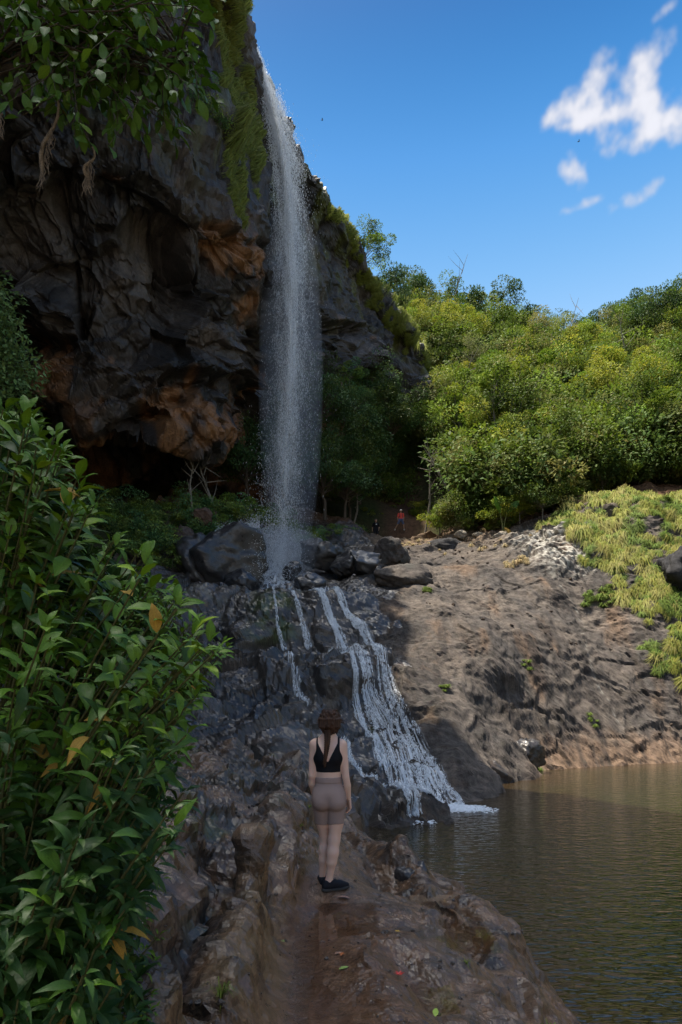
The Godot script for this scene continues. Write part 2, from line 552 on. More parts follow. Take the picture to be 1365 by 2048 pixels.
func height(x: float, z: float) -> float:
	var h := smooth_height(x, z)
	if z > -13.0 and x > -4.0 and x < 4.0 and z < 0.0:
		for r in ribs:
			var ax: float = r[0]
			var az: float = r[1]
			var dx: float = r[2] - ax
			var dz: float = r[3] - az
			var t := clampf(((x - ax) * dx + (z - az) * dz) / (dx * dx + dz * dz), 0, 1)
			var ex := x - ax - dx * t
			var ez := z - az - dz * t
			var q: float = (ex * ex + ez * ez) / (r[5] * r[5])
			if q < 6.0: h += r[4] * exp(-q)
	return h

# broken rock: every cell of a jittered lattice is a tilted plane of its own, so that neighbours meet in sharp steps and edges
var feature := []
var tilt := []

func make_facets() -> void:
	var r := RandomNumberGenerator.new()
	r.seed = 404
	for k in 1021:
		feature.append(Vector3(r.randf_range(0.1, 0.9), r.randf_range(0.1, 0.9), r.randf_range(0.1, 0.9)))
		tilt.append(Vector3(r.randf_range(-1, 1), r.randf_range(-1, 1), r.randf_range(-1, 1)))

func facet(q: Vector3, sd: int) -> float:
	var bx := int(floor(q.x - 0.5))
	var by := int(floor(q.y - 0.5))
	var bz := int(floor(q.z - 0.5))
	var best := 1e9
	var second := 1e9
	var id := 0
	var id2 := 0
	var off := Vector3.ZERO
	var off2 := Vector3.ZERO
	for k in 8:
		var ix := bx + (k & 1)
		var iy := by + ((k >> 1) & 1)
		var iz := bz + (k >> 2)
		var h := absi((ix * 73856093) ^ (iy * 19349663) ^ (iz * 83492791) ^ sd) % 1021
		var f: Vector3 = feature[h]
		var d := Vector3(q.x - ix - f.x, q.y - iy - f.y, q.z - iz - f.z)
		var l := d.length_squared()
		if l < best:
			second = best
			id2 = id
			off2 = off
			best = l
			id = h
			off = d
		elif l < second:
			second = l
			id2 = h
			off2 = d
	# planes run into each other across a narrow chamfer, with a groove along it
	var crack := sqrt(second) - sqrt(best)
	var t: Vector3 = tilt[id]
	var t2: Vector3 = tilt[id2]
	var own := t.dot(off) * 0.75 + t.x * 0.28
	var next := t2.dot(off2) * 0.75 + t2.x * 0.28
	return lerpf(own, next, 0.5 * sstep(0.13, 0.0, crack)) - 0.16 * sstep(0.14, 0.0, crack)

# the rough surface itself: the smooth one moved along its normal
func warped(p: Vector3, f: float, amount: float) -> Vector3:
	var w := warp.get_noise_3dv(p * f)
	return p + Vector3(w, warp.get_noise_3dv(p * f + Vector3(9, 0, 0)), -w * 0.6) * amount

func near_relief(p: Vector3) -> float:
	var q := warped(p, 1.1, 0.22)
	var left := sstep(0.0, -0.7, p.x)
	var rough := 0.22 + 0.78 * left + 0.4 * sstep(0.55, 1.1, p.x) + 0.5 * sstep(-8.0, -10.0, p.z)
	var r := 0.07 * fbm.get_noise_3dv(q * 1.1)
	r += rough * (0.34 * facet(Vector3(q.x * 1.05, q.y * 1.3, q.z * 0.5), 3) + 0.11 * facet(Vector3(q.x * 2.9, q.y * 3.0, q.z * 1.5), 5) + 0.05 * ridge.get_noise_3d(q.x * 1.4, q.y * 1.4, q.z * 0.6))
	r += 0.018 * fbm.get_noise_3dv(p * 5.0) + 0.009 * fbm.get_noise_3dv(p * 15.0) + 0.02 * rough * ridge.get_noise_3dv(q * 4.5)
	# trodden spot where she stands, and the puddle's floor
	var calm := sstep(0.12, 0.5, Vector2(p.x + 0.08, p.z + 6.15).length())
	calm *= 0.3 + 0.7 * sstep(0.14, 0.5, absf(p.x + 0.2) + 0.4 * maxf(0.0, absf(p.z + 4.6) - 1.4))
	return r * calm

func cascade_relief(p: Vector3) -> float:
	var q := warped(p, 0.3, 0.9)
	# broken low down and to the left, water-worn and smooth on top
	var rough := 0.16 + 0.84 * sstep(7.0, 3.5, p.y) * sstep(4.5, 1.0, p.x) + 0.3 * sstep(-3.5, -5.0, p.x)
	var r := 0.55 * fbm.get_noise_3dv(q * 0.28)
	r += rough * (1.15 * facet(Vector3(q.x * 0.38, q.y * 0.34, q.z * 0.38), 7) + 0.36 * facet(Vector3(q.x * 0.95, q.y * 0.7, q.z * 0.95), 9) + 0.06 * facet(q * 2.6, 11))
	r += 0.1 * ridge.get_noise_3dv(q * 0.8) + 0.06 * fbm.get_noise_3dv(p * 2.2) + 0.012 * fbm.get_noise_3dv(p * 6.0)
	return r

func slab_crack(p: Vector3) -> float:
	var e := cell_edge.get_noise_3d(p.x * 0.28, p.y * 0.5, p.z * 0.28) + 1.0
	return sstep(0.07, 0.0, e) * sstep(-0.1, 0.25, fbm.get_noise_3dv(p * 0.25 + Vector3(7, 0, 0)))

func slab_relief(p: Vector3) -> float:
	var q := p + Vector3(warp.get_noise_3dv(p * 0.3), warp.get_noise_3dv(p * 0.3 + Vector3(9, 0, 0)), warp.get_noise_3dv(p * 0.3 + Vector3(0, 0, 9))) * 1.2
	var r := 0.4 * fbm.get_noise_3dv(q * 0.18) + 0.09 * fbm.get_noise_3dv(q * 0.6) + 0.1 * ridge.get_noise_3d(q.x * 0.35, q.y * 0.9, q.z * 0.35)
	r += 0.26 * facet(Vector3(q.x * 0.22, q.y * 0.3, q.z * 0.22), 35) + 0.07 * facet(p * 0.7, 36) + 0.022 * facet(p * 2.2, 37)
	r += 0.03 * fbm.get_noise_3dv(p * 2.4) - 0.16 * sstep(0.45, 0.75, fbm.get_noise_3dv(q * 1.1 + Vector3(30, 0, 0)))
	var top := sstep(11.5, 13.5, p.y)
	r += (0.08 + 0.5 * top) * facet(q * 0.6, 13) + (0.05 + 0.1 * top) * facet(q * 2.0, 15)
	r += 0.5 * sstep(3.2, 1.6, Vector2(p.x - 13.0, (p.y - 12.0) * 1.2).length()) * (1.0 + 1.6 * facet(p * 0.42, 17) + 0.35 * facet(p * 1.3, 18))
	# joints and a few deep cracks
	return r - 0.12 * slab_crack(p)

func relief_of(kind: int, p: Vector3) -> float:
	match kind:
		0: return near_relief(p)
		1: return cascade_relief(p)
		2: return slab_relief(p)
	return 0.0

func mixed_relief(p: Vector3) -> float:
	var to_slab := sstep(2.0, 5.0, p.x + fbm.get_noise_3dv(p * 0.2) * 2.0)
	var r := 0.0
	if to_slab < 1.0: r += cascade_relief(p) * (1.0 - to_slab)
	if to_slab > 0.0: r += slab_relief(p) * to_slab
	if p.z > -14.5: r = lerpf(r, near_relief(p), sstep(-14.5, -11.5, p.z))
	return r

func surface(x: float, z: float) -> Vector3:
	var p := Vector3(x, height(x, z), z)
	var n := Vector3(height(x - 0.15, z) - height(x + 0.15, z), 0.3, height(x, z - 0.15) - height(x, z + 0.15)).normalized()
	return p + n * (mixed_relief(p) if z < -11.5 else near_relief(p))

func surface_normal(x: float, z: float, e := 0.25) -> Vector3:
	return (surface(x, z + e) - surface(x, z - e)).cross(surface(x + e, z) - surface(x - e, z)).normalized()

func near_color(p: Vector3) -> Color:
	var a := fbm.get_noise_3dv(p * 1.1 + Vector3(50, 0, 0))
	var b := fbm.get_noise_3dv(p * 3.5 + Vector3(0, 70, 0))
	var c := vmix(lin(0.18, 0.115, 0.074), lin(0.066, 0.051, 0.042), a * 1.5 + 0.5)
	c = vmix(c, lin(0.22, 0.125, 0.068), sstep(0.12, 0.5, b + 0.25 * sstep(-0.4, 0.1, p.x)) * 0.75)
	c = vmix(c, lin(0.07, 0.09, 0.03), 0.6 * sstep(0.25, 0.5, fbm.get_noise_3dv(p * 1.6 + Vector3(0, 0, 31))) * sstep(-0.2, -0.9, p.x))
	# ochre flank of the long rib
	c = vmix(c, lin(0.3, 0.19, 0.095), sstep(0.35, 0.0, absf(p.x + 0.55)) * sstep(-7.0, -5.5, p.z) * sstep(0.0, 0.4, b + 0.3) * 0.7)
	c = vmix(c, lin(0.17, 0.085, 0.042), sstep(0.75, 0.2, absf(p.x - 0.0)) * sstep(-6.6, -5.8, p.z) * 0.75)
	return c

func cascade_color(p: Vector3) -> Color:
	var a := fbm.get_noise_3dv(p * 0.35 + Vector3(50, 0, 0))
	var b := fbm.get_noise_3dv(p * 1.2 + Vector3(0, 70, 0))
	var c := vmix(lin(0.042, 0.039, 0.038), lin(0.1, 0.085, 0.073), a * 1.4 + 0.4)
	c = vmix(c, lin(0.13, 0.085, 0.055), sstep(0.15, 0.5, b) * sstep(-2.0, 2.5, p.x + 0.2 * (p.z + 24.0)) * 0.9)
	c = vmix(c, lin(0.2, 0.19, 0.15), sstep(0.1, 0.45, b + a * 0.5) * sstep(-3.0, -5.0, p.x) * sstep(5.5, 7.0, p.y) * 0.6)
	# weed on the wet step
	c = vmix(c, lin(0.07, 0.1, 0.025), sstep(1.6, 0.3, absf(p.x + 3.0)) * sstep(4.9, 5.6, p.y) * sstep(8.4, 7.7, p.y) * sstep(-0.3, 0.3, b) * 0.8)
	return c

func slab_color(p: Vector3) -> Color:
	var a := fbm.get_noise_3dv(p * 0.22 + Vector3(50, 0, 0))
	var b := fbm.get_noise_3dv(p * 0.9 + Vector3(0, 70, 0))
	var d := fbm.get_noise_3dv(p * 3.0 + Vector3(0, 0, 40))
	var c := vmix(lin(0.15, 0.126, 0.108), lin(0.09, 0.081, 0.076), a * 1.6 + 0.4)
	c = vmix(c, lin(0.068, 0.062, 0.058), sstep(0.1, 0.5, b) * 0.7)
	c = vmix(c, lin(0.19, 0.12, 0.075), 0.7 * sstep(0.18, 0.5, fbm.get_noise_3d(p.x * 0.4, p.y * 0.12, p.z * 0.12 + 90.0)) * 0.8)
	c = vmix(c, lin(0.22, 0.15, 0.105), sstep(1.7, 0.5, p.y + 0.6 * b) * sstep(6.0, 9.0, p.x))
	c = vmix(c, lin(0.24, 0.17, 0.11), sstep(12.6, 14.5, p.y + b) * sstep(14.0, 9.0, p.x) * 0.8)
	c = vmix(c, lin(0.05, 0.045, 0.043), 0.75 * sstep(0.12, 0.42, fbm.get_noise_3d(p.x * 1.3, p.y * 0.16, p.z * 0.16 + 20.0)) * sstep(12.5, 9.0, p.y))
	c = vmix(c, lin(0.03, 0.027, 0.025), 0.8 * slab_crack(p))
	c = vmix(c, lin(0.05, 0.045, 0.04), 0.8 * sstep(0.3, 0.55, d + 0.3 * a))
	# pale lichen on the upper rocks and along the seam
	var lichen := sstep(3.6, 1.6, Vector2(p.x - 13.2, (p.y - 12.2) * 1.1).length() + d * 1.6)
	lichen = maxf(lichen, 0.6 * sstep(0.2, 0.06, absf(p.x - 12.3 - 0.35 * sin(p.y * 1.1)) + d * 0.2) * sstep(1.0, 2.0, p.y) * sstep(11.0, 10.0, p.y) * sstep(0.05, 0.3, d))
	c = vmix(c, lin(0.5, 0.48, 0.43), lichen * sstep(-0.1, 0.12, d + 0.35 * b))
	return c

func mixed_color(p: Vector3) -> Color:
	var t := dryness(p)
	var c := vmix(cascade_color(p), slab_color(p), t)
	if p.z > -14.5: c = vmix(c, near_color(p), sstep(-14.5, -11.5, p.z))
	if p.y > 14.0 or (p.x < -4.0 and p.y > 11.5):
		c = vmix(c, lin(0.13, 0.075, 0.045), sstep(15.0, 16.5, p.y) if p.x > -4.0 else sstep(11.5, 13.5, p.y))
	return c

func rock_sheet(x0: float, x1: float, z0: float, z1: float, step: float, near: bool, split := 0) -> Array:
	var nu := int((x1 - x0) / step) + 1
	var nv := int((z1 - z0) / step) + 1
	var v := PackedVector3Array()
	var c := PackedColorArray()
	v.resize(nu * nv)
	c.resize(nu * nv)
	var keep := PackedByteArray()
	keep.resize(nu * nv)
	for j in nv:
		for i in nu:
			v[j * nu + i] = Vector3(x0 + i * step, 0, z0 + j * step)
			v[j * nu + i].y = height(v[j * nu + i].x, v[j * nu + i].z)
	var n := grid_normals(v, nu, nv)
	for k in nu * nv:
		var p := v[k]
		if p.y < -1.0:
			continue
		keep[k] = 1
		v[k] = p + n[k] * (near_relief(p) if near else mixed_relief(p))
		c[k] = near_color(v[k]) if near else mixed_color(v[k])
	if split != 1: return [grid_mesh(v, c, nu, nv, keep, PackedByteArray(), 0, true)]
	# two meshes of the same sheet: wet rock, and the dry rock right of it
	var wet := PackedByteArray()
	wet.resize(nu * nv)
	for k in nu * nv:
		wet[k] = 1 if dryness(v[k]) < 0.2 else 0
	return [grid_mesh(v, c, nu, nv, keep, wet, 1, true), grid_mesh(v, c, nu, nv, keep, wet, 0, true)]

func dryness(p: Vector3) -> float:
	return sstep(0.9, 4.4, p.x + fbm.get_noise_3dv(p * 0.3) * 2.0)

func build_ground() -> void:
	# one sheet for the whole country: fine near the valley, coarse towards the horizon; it dips under the rock sheets
	var xs := []
	var zs := []
	for k in range(-14, 0): xs.append(-42.0 - 6.0 * pow(1.28, -k) + 7.0)
	for k in range(0, 120): xs.append(-40.0 + k)
	for k in range(0, 14): xs.append(80.0 + 6.0 * pow(1.28, k + 1) - 6.5)
	for k in range(-14, 0): zs.append(-148.0 - 6.0 * pow(1.28, -k) + 7.0)
	for k in range(0, 157): zs.append(-148.0 + k)
	for k in range(0, 14): zs.append(9.0 + 6.0 * pow(1.28, k + 1) - 6.5)
	var nu := xs.size()
	var nv := zs.size()
	var v := PackedVector3Array()
	var c := PackedColorArray()
	for j in nv:
		for i in nu:
			var x: float = xs[i]
			var z: float = zs[j]
			var h := smooth_height(clampf(x, -38.0, 78.0), clampf(z, -147.0, 8.0))
			var out := maxf(maxf(-40.0 - x, x - 80.0), maxf(-148.0 - z, z - 9.0))
			if out > 0.0: h = lerpf(h, 52.0 if z < 0.0 or x < -40.0 or x > 80.0 else 0.4, sstep(0.0, 90.0, out))
			var p := Vector3(x, h + fbm.get_noise_2d(x * 0.2, z * 0.2) * 0.4, z)
			if (x > -13.0 and x < 34.5 and z < -10.5 and z > -56.5) or (x > -5.5 and x < 4.5 and z > -14.5 and z < 1.0): p.y -= 0.9
			v.append(p)
			var t := fbm.get_noise_2d(x * 0.3, z * 0.3)
			c.append(vmix(vmix(lin(0.06, 0.05, 0.028), lin(0.045, 0.06, 0.02), t + 0.5), vmix(lin(0.36, 0.28, 0.2), lin(0.26, 0.2, 0.15), t + 0.5), sstep(-3.0, 1.0, z) * sstep(60.0, 40.0, absf(x)) * sstep(70.0, 50.0, z)))  # pale tan behind the camera, put in to bounce light into the shade
			if z < -50.0 and z > -76.0: c[-1] = vmix(c[-1], lin(0.11, 0.066, 0.04), sstep(2.6, 0.9, absf(x - 5.0 - 0.1 * (-z - 57.0))))
	structure("ground", grid_mesh(v, c, nu, nv), mats.soil)
	structure("foreground_rock", rock_sheet(-4.4, 3.6, -12.0, -1.8, 0.022, true)[0], mats.near_rock, "dark brown wet rock ledges and mud bank beside the pool")
	var strip := rock_sheet(-12.0, 8.12, -54.0, -11.9, 0.07, false, 1)
	structure("cascade_rock", strip[0], mats.wet_rock, "dark wet stepped rock under the cascade")
	var slab: ArrayMesh = rock_sheet(8.0, 30.0, -54.0, -20.0, 0.085, false, 2)[0]
	slab.add_surface_from_arrays(Mesh.PRIMITIVE_TRIANGLES, strip[1].surface_get_arrays(0))
	structure("rock_slab", slab, mats.dry_rock, "sunlit brown sloping rock slab above the pool")

# ---------------------------------------------------------------- cliff
func crom3(a: Vector3, b: Vector3, c: Vector3, d: Vector3, t: float) -> Vector3:
	return b + 0.5 * t * (c - a + t * (2.0 * a - 5.0 * b + 4.0 * c - d + t * (3.0 * (b - c) + d - a)))

var cliff_columns := []

func wall_column(x: float, z: float, top: float, foot: float) -> Array:
	return [Vector3(x - 60.0, top + 1.0, z - 5.0), Vector3(x, top, z), Vector3(x + 0.8, lerpf(foot, top, 0.8), z), Vector3(x + 1.6, lerpf(foot, top, 0.55), z), Vector3(x + 0.6, lerpf(foot, top, 0.4), z), Vector3(x - 0.2, lerpf(foot, top, 0.28), z), Vector3(x - 0.8, lerpf(foot, top, 0.18), z), Vector3(x - 1.4, lerpf(foot, top, 0.1), z), Vector3(x - 1.6, foot - 3.0, z)]

func seen_column(back: Vector3, s: Array) -> Array:
	var out := []
	for q in s: out.append(spot(q[0], q[1], q[2]))
	out.push_front(out[0] + back)
	return out

func cliff_point(u: float, v: float) -> Vector3:
	var i := clampi(int(u), 0, cliff_columns.size() - 2)
	var j := clampi(int(v), 0, 7)
	var fu := u - i
	var fv := v - j
	var q := []
	for k in 4:
		var col: Array = cliff_columns[clampi(i - 1 + k, 0, cliff_columns.size() - 1)]
		q.append(crom3(col[maxi(j - 1, 0)], col[j], col[j + 1], col[mini(j + 2, 8)], fv))
	return crom3(q[0], q[1], q[2], q[3], fu)

func cliff_relief(p: Vector3, v: float) -> float:
	var q := warped(p, 0.14, 1.6)
	var under := sstep(2.4, 3.4, v)
	# broken plates and scoops with sharp arrises below the brow, drier crags above it
	var scoops := 3.2 * facet(Vector3(q.x * 0.17, q.y * 0.22, q.z * 0.13), 21) + 1.15 * facet(Vector3(q.x * 0.5, q.y * 0.62, q.z * 0.36), 23) + 0.3 * facet(Vector3(q.x * 1.4, q.y * 1.6, q.z * 1.1), 25) + 0.8 * cell.get_noise_3d(q.x * 0.4, q.y * 0.5, q.z * 0.3) + 0.35
	var crags := 0.8 * fbm.get_noise_3d(q.x * 0.3, q.y * 0.1, q.z * 0.3) + 0.9 * facet(Vector3(q.x * 0.5, q.y * 0.22, q.z * 0.5), 27) + 0.4 * facet(Vector3(q.x * 1.3, q.y * 0.8, q.z * 1.3), 29)
	return lerpf(crags, scoops, under * 0.95 + 0.05) + 0.6 * fbm.get_noise_3dv(q * 0.12) + 0.14 * fbm.get_noise_3dv(p * 1.2)

func cliff_color(p: Vector3, v: float) -> Color:
	var a := fbm.get_noise_3dv(p * 0.16 + Vector3(50, 0, 0))
	var b := fbm.get_noise_3dv(p * 0.55 + Vector3(0, 70, 0))
	var c := vmix(lin(0.03, 0.029, 0.03), lin(0.11, 0.096, 0.086), a * 1.2 + 0.3 + 0.35 * b)
	var under := sstep(2.6, 3.4, v)
	var rust := sstep(0.08, 0.4, fbm.get_noise_3d(p.x * 0.3, p.y * 0.2, p.z * 0.3 + 33.0) + 0.42 * sstep(5.0, 5.8, v) + 0.4 * sstep(2.6, 0.6, absf(p.x + 6.4)) - 0.3)
	c = vmix(c, lin(0.3, 0.15, 0.065), under * rust * 0.85)
	# moss and dry grass streaks on the upper face
	var moss := sstep(0.02, 0.3, fbm.get_noise_3d(p.x * 0.5, p.y * 0.08, p.z * 0.5 + 12.0)) * sstep(3.1, 2.2, v)
	c = vmix(c, lin(0.1, 0.11, 0.035), moss * 0.8)
	return c

func build_cliff() -> void:
	cliff_columns = [
		wall_column(-62.0, 14.0, 42.0, 8.0),
		wall_column(-34.0, 4.0, 46.0, 6.0),
		[Vector3(-80, 51, -20), Vector3(-8.6, 51, -13.0), Vector3(-9.4, 44, -13.5), Vector3(-11.5, 34, -14), Vector3(-13, 24, -14.5), Vector3(-14, 17, -15), Vector3(-14.5, 12, -15.5), Vector3(-15, 9, -16), Vector3(-15.5, 2, -16)],  # unseen stretch of wall, added with a leaning rim to shade the near rocks
		[Vector3(-80, 51, -34), Vector3(-7.8, 51, -23.0), Vector3(-9.2, 44, -22.5), Vector3(-12.0, 32, -22), Vector3(-14, 24, -23), Vector3(-15, 18, -24), Vector3(-15.5, 14, -25), Vector3(-17, 12, -26), Vector3(-18, 4, -27)],
		seen_column(Vector3(-50, 2, -6), [[270, -820, 29], [120, -300, 30], [0, 200, 31], [0, 400, 33], [0, 580, 36], [20, 770, 38.5], [20, 800, 46], [20, 1040, 50]]),  # rims above the view, here and in the next columns, pushed out for shade
		seen_column(Vector3(-40, 2, -30), [[250, -640, 31.5], [190, -200, 32], [150, 265, 32], [150, 450, 34.5], [150, 640, 37], [150, 835, 39], [150, 850, 47], [150, 1030, 51]]),
		seen_column(Vector3(-25, 2, -45), [[310, -450, 34.5], [290, -40, 35], [310, 335, 34], [300, 520, 36.5], [300, 700, 38.5], [300, 880, 40], [300, 890, 48], [300, 1020, 52]]),
		seen_column(Vector3(-15, 2, -50), [[385, -280, 36], [398, 20, 38.5], [425, 410, 37], [430, 560, 39.5], [425, 730, 41], [420, 905, 42], [420, 915, 49], [420, 1010, 52]]),
		seen_column(Vector3(-8, 2, -50), [[488, 105, 46], [505, 250, 44], [525, 470, 41.5], [525, 620, 44], [510, 760, 46], [500, 880, 48], [500, 930, 50], [500, 1010, 52]]),
		seen_column(Vector3(-4, 1, -50), [[585, 330, 55.5], [585, 430, 54.5], [600, 560, 53.5], [600, 680, 53.5], [600, 800, 54], [600, 900, 54], [600, 960, 54], [600, 1040, 54.5]]),
		seen_column(Vector3(-4, 0, -40), [[700, 492, 66], [695, 560, 64.5], [700, 640, 63], [695, 720, 62.5], [690, 800, 62], [690, 860, 62], [690, 920, 62], [690, 1040, 62]]),
		seen_column(Vector3(-4, -2, -30), [[765, 620, 70], [770, 670, 68.5], [775, 720, 67], [770, 780, 66.5], [760, 830, 67], [760, 870, 68], [760, 920, 68], [760, 1020, 68]]),
		seen_column(Vector3(-4, -4, -20), [[835, 700, 72], [850, 735, 71], [862, 780, 70], [850, 810, 70.5], [820, 835, 71.5], [800, 870, 72], [800, 920, 72], [800, 1010, 72]]),
		seen_column(Vector3(-4, -4, -10), [[825, 690, 84], [840, 730, 84], [850, 780, 84], [840, 810, 84], [815, 835, 84], [800, 870, 84], [800, 920, 84], [800, 1000, 84]]),
	]
	var us := []
	var per := [6, 8, 14, 22, 70, 70, 70, 70, 64, 52, 44, 40, 10]
	for k in per.size():
		for s in per[k]: us.append(k + float(s) / per[k])
	us.append(float(per.size()))
	var vs := []
	var rows := [5, 44, 44, 56, 56, 56, 14, 20]
	for k in rows.size():
		for s in rows[k]: vs.append(k + float(s) / rows[k])
	vs.append(8.0)
	var nu := us.size()
	var nv := vs.size()
	var v := PackedVector3Array()
	v.resize(nu * nv)
	for j in nv:
		for i in nu:
			v[j * nu + i] = cliff_point(us[i], vs[j])
	var n := grid_normals(v, nu, nv)
	var c := PackedColorArray()
	c.resize(nu * nv)
	for j in nv:
		var fade := sstep(0.0, 1.0, vs[j])
		for i in nu:
			var k := j * nu + i
			c[k] = cliff_color(v[k], vs[j])
			v[k] += n[k] * cliff_relief(v[k], vs[j]) * fade
	structure("cliff", grid_mesh(v, c, nu, nv, PackedByteArray(), PackedByteArray(), 0, true), mats.cliff_rock, "towering dark overhanging basalt cliff with rust coloured patches")

# ---------------------------------------------------------------- pool
func build_pool() -> void:
	var nu := 90
	var nv := 110
	var v := PackedVector3Array()
	var c := PackedColorArray()
	for j in nv:
		for i in nu:
			var x := -1.0 + 0.4 * i
			var z := -33.0 + 0.4 * j
			v.append(Vector3(x, 0, z))
			# silty water: brown where the bed is near, olive over the deep
			var deep := sstep(-0.1, -1.9, height(x, z))
			c.append(vmix(lin(0.036, 0.027, 0.014), lin(0.018, 0.021, 0.009), deep))
	structure("pool_water", grid_mesh(v, c, nu, nv), mats.pool_water, "olive brown rippled pool")

func puddle(x0: float, x1: float, z0: float, z1: float, level: float, label: String) -> void:
	var st := begin()
	var step := 0.03
	for j in int((z1 - z0) / step):
		for i in int((x1 - x0) / step):
			var x := x0 + i * step
			var z := z0 + j * step
			if surface(x + step * 0.5, z + step * 0.5).y > level + 0.012: continue
			for q in [[0, 0], [1, 0], [1, 1], [0, 0], [1, 1], [0, 1]]:
				st.set_normal(Vector3.UP)
				st.add_vertex(Vector3(x + q[0] * step, level, z + q[1] * step))
	structure("puddle_water", st.commit(), mats.puddle, label)

func build_puddles() -> void:
	var m := StandardMaterial3D.new()
	m.resource_name = "puddle"
	m.transparency = BaseMaterial3D.TRANSPARENCY_ALPHA
	m.albedo_color = Color(0.35, 0.22, 0.12, 0.22)
	m.roughness = 0.03
	mats.puddle = m
	var l := surface(-0.27, -4.9).y
	puddle(-0.66, 0.3, -6.15, -2.9, l + 0.024, "thin brown puddle on the rock between the long rib and the mud bank")
	puddle(0.25, 0.75, -5.0, -4.0, surface(0.52, -4.5).y + 0.03, "small brown pool in the hollow of the mud bank")
	puddle(0.7, 1.3, -7.0, -5.4, surface(1.0, -6.2).y + 0.035, "brown standing water in the trough right of the mud bank")
	puddle(-1.15, -0.72, -5.6, -3.2, surface(-0.93, -4.4).y + 0.03, "dark water in the gully left of the long rib")

# ---------------------------------------------------------------- foliage
func ball() -> Vector3:
	while true:
		var p := Vector3(rng.randf_range(-1, 1), rng.randf_range(-1, 1), rng.randf_range(-1, 1))
		if p.length_squared() < 1.0: return p
	return Vector3.ZERO

class Leaves:
	var v := PackedVector3Array()
	var n := PackedVector3Array()
	var c := PackedColorArray()
	# a folded, pointed leaf of four triangles
	func add(at: Vector3, along: Vector3, face: Vector3, length: float, width: float, col: Color) -> void:
		var side := along.cross(face).normalized()
		face = side.cross(along).normalized()
		var mid := at + along * length * 0.45 - face * width * 0.18
		var tip := at + along * length - face * length * 0.12
		for s in [-1.0, 1.0]:
			var edge: Vector3 = at + along * length * 0.42 + side * s * width * 0.5
			var nn: Vector3 = (face - side * s * 0.35).normalized()
			var tris := [at, mid, edge, mid, tip, edge] if s > 0.0 else [at, edge, mid, mid, edge, tip]
			for q in tris:
				v.append(q)
				n.append(nn)
				c.append(col)
	# two triangles, for leaves a few pixels long
	func add_small(at: Vector3, along: Vector3, face: Vector3, length: float, width: float, col: Color) -> void:
		var side := along.cross(face).normalized() * width * 0.5
		face = side.cross(along).normalized()
		var tip := at + along * length
		var m := at + along * length * 0.45 + face * width * 0.15
		for q in [at, tip, m + side, at, m - side, tip]:
			v.append(q)
			n.append(face)
			c.append(col)
	func mesh() -> ArrayMesh:
		var a := []
		a.resize(Mesh.ARRAY_MAX)
		a[Mesh.ARRAY_VERTEX] = v
		a[Mesh.ARRAY_NORMAL] = n
		a[Mesh.ARRAY_COLOR] = c
		var m := ArrayMesh.new()
		m.add_surface_from_arrays(Mesh.PRIMITIVE_TRIANGLES, a)
		return m

func jitter(col: Color, amount: float) -> Color:
	var k := 1.0 + rng.randf_range(-amount, amount)
	return Color(col.r * k * (1.0 + rng.randf_range(-0.12, 0.12)), col.g * k, col.b * k * (1.0 + rng.randf_range(-0.2, 0.2)))

# a crown of leaf clumps at the ends of forking limbs; how: height, spread, base (share of the height that is bare), clumps, leaves per clump, leaf size, colours, clump size, flat
func tree_meshes(how: Dictionary) -> Array:
	var wood := begin()
	var lv := Leaves.new()
	var h: float = how.height
	var lean := Vector3(rng.randf_range(-0.12, 0.12), 1, rng.randf_range(-0.12, 0.12))
	var fork: Vector3 = lean * h * (how.base + 0.12)
	var bark: Color = how.bark
	var r0: float = how.girth
	tube(wood, [Vector3(0, -0.8, 0), Vector3(0.02, h * 0.12, 0.03), fork * 0.6 + Vector3(rng.randf_range(-0.15, 0.15), 0, rng.randf_range(-0.15, 0.15)), fork, fork + lean * h * 0.2], [r0 * 1.25, r0, r0 * 0.85, r0 * 0.7, r0 * 0.35], 7, bark)
	for k in how.clumps:
		var q := ball()
		q = q.normalized() * pow(q.length(), 0.5)
		if q.y < -0.3: q.y *= 0.4
		var centre := Vector3(q.x * how.spread, h * (how.base + (1.0 - how.base) * (0.5 + 0.5 * q.y * (1.0 - 0.25 * how.flat))) , q.z * how.spread)
		centre.y -= how.flat * 0.0 + 0.25 * how.spread * (q.x * q.x + q.z * q.z)
		if rng.randf() < 0.18: centre += Vector3(q.x, 0.6, q.z) * how.spread * 0.3
		var from: Vector3 = fork * rng.randf_range(0.6, 1.1)
		var elbow: Vector3 = from.lerp(centre, 0.5) + Vector3(rng.randf_range(-0.3, 0.3), -0.1 * h * 0.3, rng.randf_range(-0.3, 0.3))
		var rl := r0 * rng.randf_range(0.25, 0.45)
		tube(wood, [from, from.lerp(elbow, 0.5) + ball() * 0.12, elbow, elbow.lerp(centre, 0.55) + ball() * 0.15, centre], [rl, rl * 0.85, rl * 0.65, rl * 0.45, rl * 0.2], 5, bark)
		var size: float = how.clump * rng.randf_range(0.5, 1.35)
		var tone: Color = how.colors[rng.randi() % how.colors.size()]
		tone = jitter(tone, 0.3)
		var out := (centre - Vector3(0, h * 0.45, 0)).normalized()
		for l in int(how.leaves * rng.randf_range(0.7, 1.3)):
			var o := ball()
			o = o.normalized() * pow(o.length(), 0.6)
			o.y *= 0.62
			var at := centre + o * size
			# twigs droop outwards from the clump; leaf faces look up and out
			var along := (o + ball() * 0.9 + Vector3(0, -0.15, 0)).normalized()
			var face := (Vector3(0, 1.0, 0) + out * 0.5 + ball() * 0.9).normalized()
			var s: float = how.leaf * rng.randf_range(0.65, 1.25)
			lv.add_small(at, along, face, s, s * how.width, jitter(tone, 0.22))
	return [wood.commit(), lv.mesh()]

